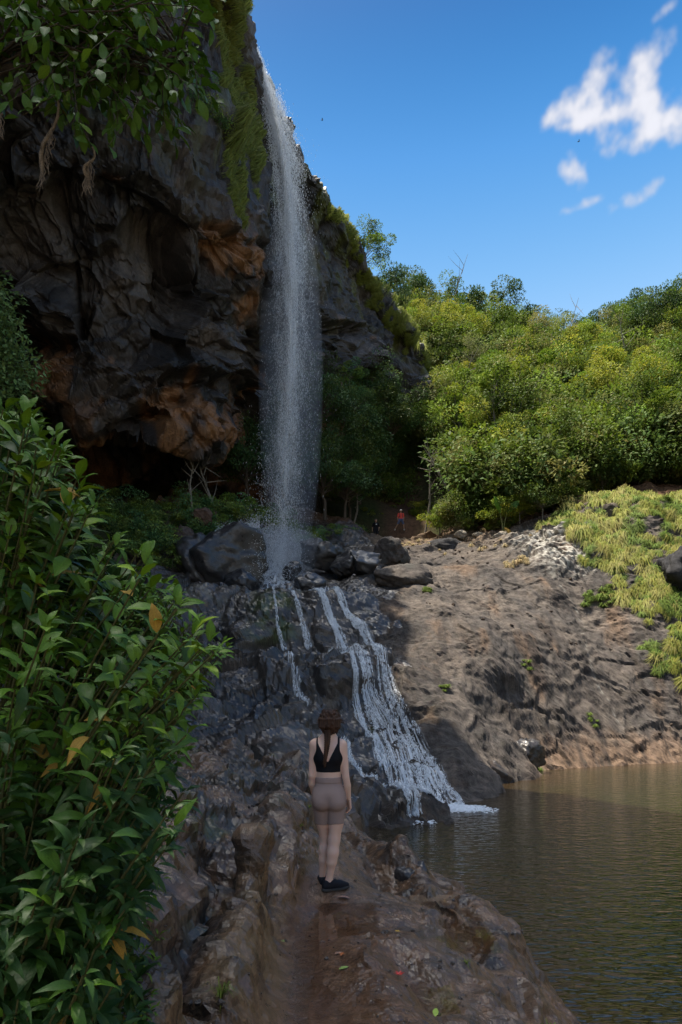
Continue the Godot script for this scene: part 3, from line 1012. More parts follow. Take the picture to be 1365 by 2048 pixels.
const GREEN_YELLOW := Color(0.215, 0.24, 0.03)
const GREEN_BRIGHT := Color(0.145, 0.21, 0.028)
const GREEN_MID := Color(0.075, 0.11, 0.024)
const GREEN_OLIVE := Color(0.165, 0.175, 0.06)
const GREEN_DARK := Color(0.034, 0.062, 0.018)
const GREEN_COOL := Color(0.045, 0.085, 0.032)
const BARK_PALE := Color(0.3, 0.27, 0.22)
const BARK_DARK := Color(0.1, 0.08, 0.06)

var kinds := {}

func make_tree_kinds() -> void:
	var def := {"height": 8.6, "spread": 3.5, "base": 0.3, "clumps": 30, "leaves": 300, "leaf": 0.25, "width": 0.5, "clump": 1.05, "flat": 0.0, "girth": 0.13, "bark": BARK_PALE * 0.7, "colors": [GREEN_MID, GREEN_BRIGHT]}
	var list := {
		"round_a": {"colors": [GREEN_MID, GREEN_BRIGHT, GREEN_YELLOW]},
		"round_b": {"colors": [GREEN_YELLOW, GREEN_BRIGHT, GREEN_OLIVE], "spread": 4.0, "height": 8.0, "clumps": 36},
		"yellow": {"colors": [GREEN_YELLOW, GREEN_YELLOW * 1.1, GREEN_BRIGHT], "leaf": 0.2, "clumps": 34},
		"feather": {"colors": [GREEN_OLIVE, GREEN_OLIVE * 1.15, GREEN_MID], "leaf": 0.2, "width": 0.3, "leaves": 330, "clump": 1.0, "height": 7.4, "clumps": 30},
		"dark": {"colors": [GREEN_DARK, GREEN_MID, GREEN_COOL], "spread": 3.6, "clumps": 30, "bark": BARK_DARK},
		"umbrella": {"colors": [GREEN_MID, GREEN_DARK], "base": 0.6, "flat": 0.8, "spread": 3.8, "clumps": 18, "clump": 1.05, "height": 11.0, "leaves": 210, "bark": BARK_DARK},
		"sparse": {"colors": [GREEN_OLIVE, GREEN_YELLOW], "clumps": 24, "leaves": 120, "clump": 0.9, "spread": 3.2, "leaf": 0.18, "bark": BARK_PALE, "girth": 0.12},
		"shrub_bright": {"colors": [GREEN_BRIGHT, GREEN_YELLOW], "height": 2.2, "spread": 1.25, "base": 0.05, "clumps": 20, "leaves": 190, "clump": 0.55, "leaf": 0.17, "girth": 0.05},
		"shrub_mid": {"colors": [GREEN_MID, GREEN_OLIVE, GREEN_BRIGHT], "height": 2.4, "spread": 1.4, "base": 0.05, "clumps": 20, "leaves": 190, "clump": 0.6, "leaf": 0.17, "girth": 0.05},
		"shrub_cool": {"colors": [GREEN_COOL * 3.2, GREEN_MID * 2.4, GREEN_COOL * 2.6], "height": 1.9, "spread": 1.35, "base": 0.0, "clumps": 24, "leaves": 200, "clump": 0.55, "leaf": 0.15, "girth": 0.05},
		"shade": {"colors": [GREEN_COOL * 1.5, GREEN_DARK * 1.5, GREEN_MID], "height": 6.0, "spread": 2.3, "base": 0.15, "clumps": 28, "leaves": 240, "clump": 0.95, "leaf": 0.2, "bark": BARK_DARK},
		"thicket": {"colors": [GREEN_OLIVE, GREEN_MID, GREEN_DARK], "height": 4.4, "spread": 2.0, "base": 0.18, "clumps": 24, "leaves": 130, "clump": 0.7, "leaf": 0.17, "bark": BARK_PALE * 0.8, "girth": 0.07},
	}
	for k in list:
		var d: Dictionary = def.duplicate()
		d.merge(list[k], true)
		kinds[k] = tree_meshes(d)

func plant(called: String, kind: String, at: Vector3, scale: float, label: String, category: String, group := "", tall := 1.0, mat := "forest_leaf") -> Node3D:
	var o := base(called, at)
	o.rotation.y = rng.randf() * TAU
	o.scale = Vector3(scale, scale * tall, scale)
	part("trunk" if category == "tree" else "stem", kinds[kind][0], mats.bark, o)
	part("crown" if category == "tree" else "foliage", kinds[kind][1], mats[mat], o)
	return tag(o, label, category, group)

const ORDINAL := ["first", "second", "third", "fourth", "fifth", "sixth", "seventh", "eighth", "ninth", "tenth", "eleventh", "twelfth", "thirteenth", "fourteenth", "fifteenth", "sixteenth", "seventeenth", "eighteenth", "nineteenth", "twentieth", "twenty-first", "twenty-second", "twenty-third", "twenty-fourth", "twenty-fifth", "twenty-sixth", "twenty-seventh", "twenty-eighth", "twenty-ninth", "thirtieth"]

# alike plants are told apart by their place in the row, counted from the left of the picture
func count_from_left(list: Array, text: String) -> void:
	list.sort_custom(func(a, b): return a.position.x / -a.position.z < b.position.x / -b.position.z)
	for k in list.size(): list[k].set_meta("label", text % ORDINAL[mini(k, 29)] if list.size() > 1 else text.replace(", %s from left", ""))

func build_forest() -> void:
	make_tree_kinds()
	# the wooded hillside: each tree on its own spot, no two closer than their crowns allow
	var labels := {
		"round_a": "mid green round crowned tree",
		"round_b": "broad yellow green tree",
		"yellow": "bright yellow green tree",
		"feather": "olive feathery tree",
		"dark": "dense dark green tree",
		"umbrella": "flat crowned dark tree",
		"sparse": "thin leaved pale branched tree",
		"thicket": "low twiggy olive tree",
	}
	var rows := {}
	var names := {"round_a": "round_tree", "round_b": "broad_tree", "yellow": "yellow_green_tree", "feather": "feathery_tree", "dark": "dark_tree", "umbrella": "flat_crowned_tree", "sparse": "pale_branched_tree", "thicket": "twiggy_tree"}
	var placed := []
	var tries := 0
	while placed.size() < 300 and tries < 12000:
		tries += 1
		var depth := 51.0 + 66.0 * pow(rng.randf(), 0.9)
		var x := rng.randf_range(2.5, depth * 0.55 + 3.0)
		if depth < 56.0 and x < 8.0: continue
		if depth > 63.0 and depth < 90.0 and x < 9.0 - maxf(0.0, depth - 82.0): continue
		if depth < 67.0 and x < 11.0: continue
		var gap := 2.6 if depth < 57.0 else 3.7 if depth < 75.0 else 4.1
		var ok := true
		for q in placed:
			if Vector2(q.x - x, q.y - depth).length() < gap:
				ok = false
				break
		if not ok: continue
		placed.append(Vector2(x, depth))
		var p := Vector3(x, smooth_height(x, -depth), -depth)
		var kind: String
		var r := rng.randf()
		if depth < 57.0: kind = "thicket" if r < 0.5 else "feather" if r < 0.72 else "sparse" if r < 0.85 else "round_a"
		elif depth > 103.0: kind = "umbrella" if r < 0.3 else "dark" if r < 0.6 else "round_a"
		elif depth > 84.0 and x < 20.0: kind = "dark" if r < 0.4 else "round_a" if r < 0.7 else "round_b" if r < 0.9 else "sparse"
		else: kind = "round_b" if r < 0.24 else "yellow" if r < 0.5 else "feather" if r < 0.66 else "round_a" if r < 0.88 else "sparse" if r < 0.94 else "dark"
		var zone := ("at the foot of" if depth < 60.0 else "low on" if depth < 78.0 else "high on" if depth < 98.0 else "on the ridge of") + " the hillside" + (" near cliff" if x / depth < 0.2 else " at right" if x / depth > 0.37 else "")
		var key: String = labels[kind] + " " + zone
		var t := plant(names[kind], kind, p, rng.randf_range(0.65, 1.2) * (0.8 if depth < 57.0 else 1.0), key, "tree", "trees on the wooded hillside", rng.randf_range(0.9, 1.15))
		if not rows.has(key): rows[key] = []
		rows[key].append(t)
	for key in rows: count_from_left(rows[key], key + ", %s from left")
	# trees in the shade between the fall and the path
	var dark_trees := []
	var veiled := []
	var creepers := []
	var edge_row := []
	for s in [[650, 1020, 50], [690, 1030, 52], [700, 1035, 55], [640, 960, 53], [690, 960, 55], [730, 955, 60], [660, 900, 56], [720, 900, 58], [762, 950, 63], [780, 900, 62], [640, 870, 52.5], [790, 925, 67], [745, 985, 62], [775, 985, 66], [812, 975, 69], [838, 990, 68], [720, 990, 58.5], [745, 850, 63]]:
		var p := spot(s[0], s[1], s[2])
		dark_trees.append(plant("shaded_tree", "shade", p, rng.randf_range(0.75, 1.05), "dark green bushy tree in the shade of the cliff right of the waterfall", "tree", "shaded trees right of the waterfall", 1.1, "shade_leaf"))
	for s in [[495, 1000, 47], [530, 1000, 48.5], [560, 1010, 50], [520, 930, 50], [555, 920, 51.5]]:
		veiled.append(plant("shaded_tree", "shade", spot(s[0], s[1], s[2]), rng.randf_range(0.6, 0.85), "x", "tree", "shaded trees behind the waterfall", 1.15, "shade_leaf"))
	# creepers and bushes under the cave
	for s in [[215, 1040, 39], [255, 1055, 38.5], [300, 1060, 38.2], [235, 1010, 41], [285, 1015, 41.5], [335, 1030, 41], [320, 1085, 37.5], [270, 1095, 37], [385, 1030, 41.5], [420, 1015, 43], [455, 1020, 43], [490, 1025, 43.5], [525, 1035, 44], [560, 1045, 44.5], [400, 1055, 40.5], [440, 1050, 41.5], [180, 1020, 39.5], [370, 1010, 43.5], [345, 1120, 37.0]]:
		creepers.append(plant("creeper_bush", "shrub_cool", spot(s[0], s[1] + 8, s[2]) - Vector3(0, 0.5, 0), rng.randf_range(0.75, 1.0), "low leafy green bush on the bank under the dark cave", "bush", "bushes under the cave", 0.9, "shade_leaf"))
	# bright bushes along the top of the slab and the path
	for s in [[792, 1008, 65, "green shrub up the gully behind the hiker in red"], [770, 1018, 63, "green shrub behind and between the two hikers"], [820, 1000, 67, "green shrub at the top of the brown gully"], [752, 1012, 64, "green shrub behind the hiker in black"], [838, 1035, 60, "bright green shrub right of the hiker in red"], [862, 1030, 61, "second bright green shrub right of the hiker in red, farther back"], [880, 1045, 51, "bushy bright green shrub beside the path at the top of the slab"], [1005, 1040, 48, "rounded bright green shrub right of the broad leaved plant"], [1040, 1025, 48, "yellow green shrub above the lichen covered rock"], [1085, 1015, 47, "leafy green shrub growing directly over the lichen covered rock"], [930, 1010, 54, "olive green shrub under the twiggy trees at the edge of the slab"], [1130, 1000, 48, "olive green shrub right of the lichen covered rock"], [970, 1030, 52, "olive green shrub left of the broad leaved plant"]]:
		plant("shrub", "shrub_bright" if s[3].contains("bright") or s[3].contains("yellow") else "shrub_mid", spot(s[0], s[1], s[2]) - Vector3(0, 0.3, 0), rng.randf_range(0.75, 1.0) * (1.5 if s[2] > 62 else 1.0), s[3], "shrub", "", 0.9)
	for k in 26:
		var depth := rng.randf_range(48.5, 55.0)
		var x := rng.randf_range(8.5, 27.0)
		edge_row.append(plant("edge_shrub", ["shrub_bright", "shrub_mid", "shrub_mid", "thicket"][k % 4], Vector3(x, smooth_height(x, -depth) - 0.2, -depth), rng.randf_range(0.6, 1.1) * (0.7 if k % 4 == 3 else 1.0), "green shrub in the row along the foot of the wooded hillside", "shrub", "shrubs along the foot of the hillside", rng.randf_range(0.8, 1.2)))
	for s in [[620, 1075, 47, "small low shrub on the red earth mound right of the fall"], [660, 1065, 49, "dark shrub on the earth mound left of the hikers"], [690, 1060, 51, "cool green shrub behind the wet boulders left of the hikers"], [706, 1058, 54.5, "green shrub beside the hiker in black"], [740, 1030, 60, "bright fern bank behind the hiker in black"], [778, 1024, 62, "bright fern bank left of the earth path"]]:
		plant("shrub", "shrub_cool" if s[2] < 55 else "shrub_bright", spot(s[0], s[1] + 5, s[2]) - Vector3(0, 0.3, 0), rng.randf_range(0.6, 0.85), s[3], "shrub", "", 0.8, "shade_leaf")
	count_from_left(dark_trees, "dark green tree in the cliff's shade right of the waterfall, %s from the left")
	count_from_left(veiled, "dark green tree behind the veil of falling water, %s from the left")
	count_from_left(creepers, "low leafy bush on the bank under the dark cave, %s from the left")
	count_from_left(edge_row, "green shrub along the foot of the wooded hillside, %s from the left")
	# shrubs on the cliff
	for s in [[725, 545, 66, 1.3, "round_a", "green tree growing on the right end of the cliff top"], [700, 520, 67, 0.8, "shrub_mid", "small shrub on the cliff edge against the sky"], [398, 255, 38.4, 1.1, "shrub_cool", "leafy green bush clinging to the cliff left of the hanging grass"], [395, 215, 38.8, 0.9, "shrub_cool", "small leafy bush high on the cliff face"], [720, 790, 61.2, 0.9, "shrub_cool", "bush hanging under the dark cliff nose"], [745, 745, 65.6, 0.8, "shrub_cool", "bush on the ledge of the cliff nose"], [700, 740, 61.5, 0.8, "shrub_cool", "bush on the wall right of the falling water"]]:
		plant("cliff_tree" if s[4] == "round_a" else "cliff_shrub", s[4], spot(s[0], s[1] + 20, s[2]), s[3] * (0.5 if s[4] == "round_a" else 1.0), s[5], "tree" if s[4] == "round_a" else "shrub")

# grass: tussocks of thin blades, one object for each mass of it
func tussock(blades: int, reach: float, droop: float, col: Color, width := 0.02) -> ArrayMesh:
	var v := PackedVector3Array()
	var n := PackedVector3Array()
	var c := PackedColorArray()
	for k in blades:
		var a := rng.randf() * TAU
		var out := Vector3(cos(a), 0, sin(a))
		var len := reach * rng.randf_range(0.5, 1.1)
		var w := out.cross(Vector3.UP) * width * rng.randf_range(0.7, 1.4)
		var p0 := out * reach * 0.12 * rng.randf()
		var p1 := p0 + (out * 0.5 + Vector3(0, rng.randf_range(0.5, 1.1), 0)) * len * 0.5
		var p2 := p1 + (out * rng.randf_range(0.6, 1.0) + Vector3(0, -droop * rng.randf_range(0.4, 1.3), 0)) * len * 0.6
		var nn := (Vector3.UP + out * 0.1 + ball() * 0.3).normalized()
		var tone := jitter(col, 0.25)
		for q in [p0 - w, p1 + w * 0.8, p0 + w, p0 - w, p1 - w * 0.8, p1 + w * 0.8, p1 - w * 0.8, p2, p1 + w * 0.8]:
			v.append(q)
			n.append(nn)
			c.append(tone)
	return array_mesh(v, n, c, PackedInt32Array())

func scatter(called: String, mesh: Mesh, mat: Material, places: Array, label: String, category: String) -> void:
	var mm := MultiMesh.new()
	mm.transform_format = MultiMesh.TRANSFORM_3D
	mm.mesh = mesh
	mm.instance_count = places.size()
	for k in places.size(): mm.set_instance_transform(k, places[k])
	var o := MultiMeshInstance3D.new()
	o.name = numbered(called)
	o.multimesh = mm
	o.material_override = mat
	add_child(o)
	tag(o, label, category, "", "stuff")

func standing(at: Vector3, up: Vector3, scale: float) -> Transform3D:
	var x := up.cross(Vector3(sin(rng.randf() * TAU), 0, cos(rng.randf() * TAU))).normalized()
	return Transform3D(Basis(x, up, x.cross(up).normalized()) * Basis.from_scale(Vector3.ONE * scale), at)

func build_grass() -> void:
	var t1 := tussock(110, 0.55, 1.6, Color(0.19, 0.2, 0.045), 0.014)
	var t2 := tussock(120, 0.45, 0.6, Color(0.11, 0.16, 0.032), 0.012)
	var t3 := tussock(110, 0.5, 2.2, Color(0.17, 0.2, 0.045), 0.014)
	var t4 := tussock(90, 0.45, 1.0, Color(0.3, 0.24, 0.13), 0.012)
	var a := []
	var b := []
	var d := []
	var tries := 0
	while a.size() < 1300 and tries < 9000:
		tries += 1
		var x := rng.randf_range(12.5, 23.5)
		var z := -rng.randf_range(31.2, 46.5)
		var h := smooth_height(x, z)
		if h < 2.0: continue
		var edge := 15.9 - 0.13 * (h - 2.0) + 1.6 * fbm.get_noise_2d(h * 0.5, 3.0)
		if h > 10.5: edge -= (h - 10.5) * 0.3
		var dense := fbm.get_noise_3d(x * 0.5, h * 0.3, z * 0.3)
		if x < edge or dense < -0.06 - (0.12 if h > 8.5 else 0.12): continue
		var p := surface(x, z)
		var up := (surface_normal(x, z) + Vector3(0, 0.4, 0)).normalized()
		var xf := standing(p - up * 0.05, up, rng.randf_range(0.7, 1.5))
		if fbm.get_noise_3d(x * 0.6, 50.0, z * 0.6) > 0.12: b.append(xf)
		else: a.append(xf)
	# bright tuft half-way down, and small tufts in cracks of the slab
	for k in 26:
		var x := 14.0 + rng.randf_range(-0.9, 0.9)
		var z := -37.4 + rng.randf_range(-0.5, 0.5)
		b.append(standing(surface(x, z), Vector3.UP, rng.randf_range(0.8, 1.3)))
	for s in [[1060, 1358, 30.4], [1190, 1490, 30.2], [855, 1195, 35.5], [860, 1205, 35.2], [1075, 1540, 27.2], [890, 1360, 26.0]]:
		var w := spot(s[0], s[1], s[2])
		for k in 5:
			b.append(standing(surface(w.x + rng.randf_range(-0.2, 0.2), w.z + rng.randf_range(-0.2, 0.2)), Vector3.UP, rng.randf_range(0.4, 0.8)))
	for k in 70:
		var depth := rng.randf_range(43.0, 52.0)
		var x := rng.randf_range(4.5, 15.0)
		d.append(standing(surface(x, -depth), Vector3.UP, rng.randf_range(0.5, 1.0)))
	for k in 14:
		d.append(standing(surface(10.4 + rng.randf_range(-0.8, 0.8), -40.2 + rng.randf_range(-0.5, 0.5)), Vector3.UP, rng.randf_range(0.7, 1.2)))
	var t5 := tussock(70, 0.75, 1.2, Color(0.24, 0.23, 0.075), 0.011)
	var t6 := tussock(90, 0.4, 1.8, Color(0.13, 0.17, 0.03), 0.02)
	scatter("grass", t5, mats.forest_leaf, a.slice(0, a.size() / 5), "long straw green grass among the tussocks right of the slab", "grass")
	scatter("grass", t6, mats.forest_leaf, a.slice(a.size() / 5, a.size() / 2), "dense mid green tussocks hanging right of the slab", "grass")
	a = a.slice(a.size() / 2)
	scatter("grass", t1, mats.forest_leaf, a, "yellow green grass hanging in tussocks down the right of the slab", "grass")
	scatter("grass", t2, mats.forest_leaf, b, "fresh green grass tufts on the slab", "grass")
	scatter("dry_grass", t4, mats.forest_leaf, d, "straw coloured dry grass along the top of the slab", "grass")
	# grass and moss hanging on the cliff beside the fall, and on its right end
	var e := []
	for k in 2600:
		var u := rng.randf_range(7.25, 7.98)
		var v := rng.randf_range(1.02, 2.95)
		if k > 2150:
			u = rng.randf_range(9.6, 12.3)
			v = rng.randf_range(0.9, 1.9)
		var p := cliff_point(u, v)
		if k <= 2150 and fbm.get_noise_3d(u * 16.0, v * 0.4, 4.0) < 0.12 + 0.16 * sstep(2.0, 2.9, v): continue
		if k > 2150 and fbm.get_noise_3d(p.x * 0.4, p.y * 0.4, 4.0) < 0.0: continue
		var nn := (cliff_point(u, v + 0.05) - cliff_point(u, v - 0.05)).cross(cliff_point(u + 0.05, v) - cliff_point(u - 0.05, v)).normalized()
		e.append(standing(p + nn * (cliff_relief(p, v) + 0.02), (nn + Vector3(0, 0.2, 0)).normalized(), rng.randf_range(0.8, 1.9)))
	scatter("hanging_grass", t3, mats.forest_leaf, e, "olive moss and grass hanging in streaks down the upper cliff", "grass")
	# low growth on the forest floor
	var f := []
	for k in 2600:
		var depth := rng.randf_range(50.0, 112.0)
		var x := rng.randf_range(0.5, depth * 0.56 + 2.0)
		if depth < 68.0 and x < 12.0: continue
		f.append(standing(Vector3(x, smooth_height(x, -depth) - 0.1, -depth), Vector3.UP, rng.randf_range(1.2, 2.6)))
	scatter("undergrowth", kinds.shrub_mid[1], mats.forest_leaf, f.slice(0, 900), "low green undergrowth between the trees of the hillside", "undergrowth")

# ---------------------------------------------------------------- falling water
class Drops:
	var v := PackedVector3Array()
	var n := PackedVector3Array()
	# a sliver of water: a small tetrahedron drawn out along its path
	func add(at: Vector3, along: Vector3, length: float, width: float, side: Vector3) -> void:
		var b := side.cross(along).normalized() * width * 0.5
		var a := along.cross(b).normalized() * width * 0.5
		var p := [at + along * length * 0.5, at - along * length * 0.5 + a, at - along * length * 0.4 - a * 0.5 + b, at - along * length * 0.4 - a * 0.5 - b]
		for f in [[0, 2, 1], [0, 3, 2], [0, 1, 3], [1, 2, 3]]:
			var nn: Vector3 = (p[f[2]] - p[f[0]]).cross(p[f[1]] - p[f[0]]).normalized()
			for q in f:
				v.append(p[q])
				n.append(nn)
	func mesh() -> ArrayMesh:
		var a := []
		a.resize(Mesh.ARRAY_MAX)
		a[Mesh.ARRAY_VERTEX] = v
		a[Mesh.ARRAY_NORMAL] = n
		var m := ArrayMesh.new()
		m.add_surface_from_arrays(Mesh.PRIMITIVE_TRIANGLES, a)
		return m

func gauss() -> float:
	return (rng.randf() + rng.randf() + rng.randf() + rng.randf() - 2.0) * 0.87

func along_path(pts: Array, t: float) -> Array:
	var u := clampf(t, 0, 0.9999) * (pts.size() - 1)
	var i := int(u)
	var f := u - i
	var out := []
	for k in pts[i].size():
		out.append(crom(pts[maxi(i - 1, 0)][k], pts[i][k], pts[i + 1][k], pts[mini(i + 2, pts.size() - 1)][k], f))
	return out

func build_waterfall() -> void:
	var fall := base("waterfall", spot(565, 1130, 43.8))
	tag(fall, "tall thin veil of white water falling free from the cliff edge", "waterfall")
	var d := Drops.new()
	# centre line x, height, z and half width in metres, from the lip down
	var line := []
	for s in [[506, 98, 46.2, 5], [522, 150, 45.8, 9], [545, 215, 45.2, 16], [562, 280, 44.8, 22], [573, 350, 44.5, 27], [580, 430, 44.3, 31], [584, 540, 44.2, 35], [584, 680, 44.1, 40], [578, 820, 44.0, 45], [570, 960, 43.9, 50], [563, 1130, 43.8, 52]]:
		var p := spot(s[0], s[1], s[2])
		line.append([p.x, p.y, p.z, s[3] / FOCAL * s[2]])
	var wander := make_noise(FastNoiseLite.FRACTAL_FBM, 1.0, 91, 3)
	for k in 170000:
		var t := pow(rng.randf(), 1.12)
		var q := along_path(line, t)
		var q2 := along_path(line, t + 0.01)
		var dir := Vector3(q2[0] - q[0], q2[1] - q[1], q2[2] - q[2]).normalized()
		var g := gauss()
		if rng.randf() < 0.42: g *= 0.33
		if rng.randf() < 0.05: g *= 1.6
		var lump := wander.get_noise_2d(g * 2.0, q[1] * 0.35)
		if lump < -0.12 + 0.15 * t and rng.randf() < 0.6: continue
		if rng.randf() < 0.35 * sstep(0.4, 0.9, t): continue
		var off: float = g * q[3]
		if t < 0.42 and g > 0: off *= 1.3
		var at := Vector3(q[0] + off, q[1] + rng.randf_range(-0.4, 0.4), q[2] + gauss() * q[3] * 0.7) - fall.position
		var size := rng.randf_range(0.6, 1.5) * lerpf(1.25, 0.8, sstep(0.05, 0.4, t))
		d.add(at, (dir + ball() * 0.25).normalized(), 0.12 * size, 0.021 * size, ball())
	# veils of finer water inside the column: thin curved sheets, streaked and open
	for layer in 4:
		var vv := PackedVector3Array()
		var vc := PackedColorArray()
		var nu := 40
		var nv := 150
		for j in nv:
			var t := j / (nv - 1.0)
			var q := along_path(line, t)
			for i in nu:
				var g := i / (nu - 1.0) * 2.0 - 1.0
				var w: float = q[3] * (0.95 - 0.14 * layer)
				vv.append(Vector3(q[0] + g * w, q[1], q[2] + (layer - 1.5) * q[3] * 0.3 + q[3] * 0.4 * (1.0 - g * g)) - fall.position)
				var n := wander.get_noise_2d(g * 5.0 + layer * 9.0, q[1] * 0.12) + 0.7 * wander.get_noise_2d(g * 13.0 + layer * 5.0, q[1] * 0.3)
				vc.append(Color(1, 1, 1, sstep(-0.45, 0.55, n) * pow(1.0 - absf(g), 1.4) * lerpf(0.75, 0.28, sstep(0.05, 0.5, t)) * sstep(0.0, 0.03, t) * sstep(1.0, 0.86, t)))
		part("water_veil", grid_mesh(vv, vc, nu, nv), mats.water_sheet, fall)
	part("falling_water", d.mesh(), mats.white_water, fall).set_meta("kind", "stuff")
	# spray that drifts off the boulders at its foot
	var s := Drops.new()
	for k in 9000:
		var g := gauss()
		var p := spot(550 + g * 55, 1165 - absf(gauss()) * 130, 40.0 + gauss() * 4.0)
		s.add(p - fall.position, ball().normalized(), rng.randf_range(0.03, 0.07), rng.randf_range(0.02, 0.04), ball())
	for k in 2500:
		var t := rng.randf()
		var p := spot(lerpf(430, 520, t), lerpf(1078, 1056, t) - absf(gauss()) * 22.0, 38.5 + gauss())
		s.add(p - fall.position, ball().normalized(), rng.randf_range(0.03, 0.06), rng.randf_range(0.02, 0.035), ball())
	part("spray", s.mesh(), mats.white_water, fall).set_meta("kind", "stuff")
	# fine mist round the column and at its foot
	mist_bank(spot(582, 760, 44.2), Vector3(4.2, 26.0, 3.6), 0.09)
	mist_bank(spot(560, 1120, 42.0), Vector3(6.5, 4.0, 6.0), 0.12)
	build_cascade()

func mist_bank(where: Vector3, size: Vector3, density: float) -> void:
	var f := FogVolume.new()
	f.name = numbered("mist")
	f.shape = RenderingServer.FOG_VOLUME_SHAPE_ELLIPSOID
	f.size = size
	f.position = where
	var m := FogMaterial.new()
	m.density = density
	m.albedo = Color(0.95, 0.97, 1.0)
	f.material = m
	add_child(f)
	f.set_meta("kind", "stuff")
	f.set_meta("label", "pale mist hanging round the foot of the waterfall")

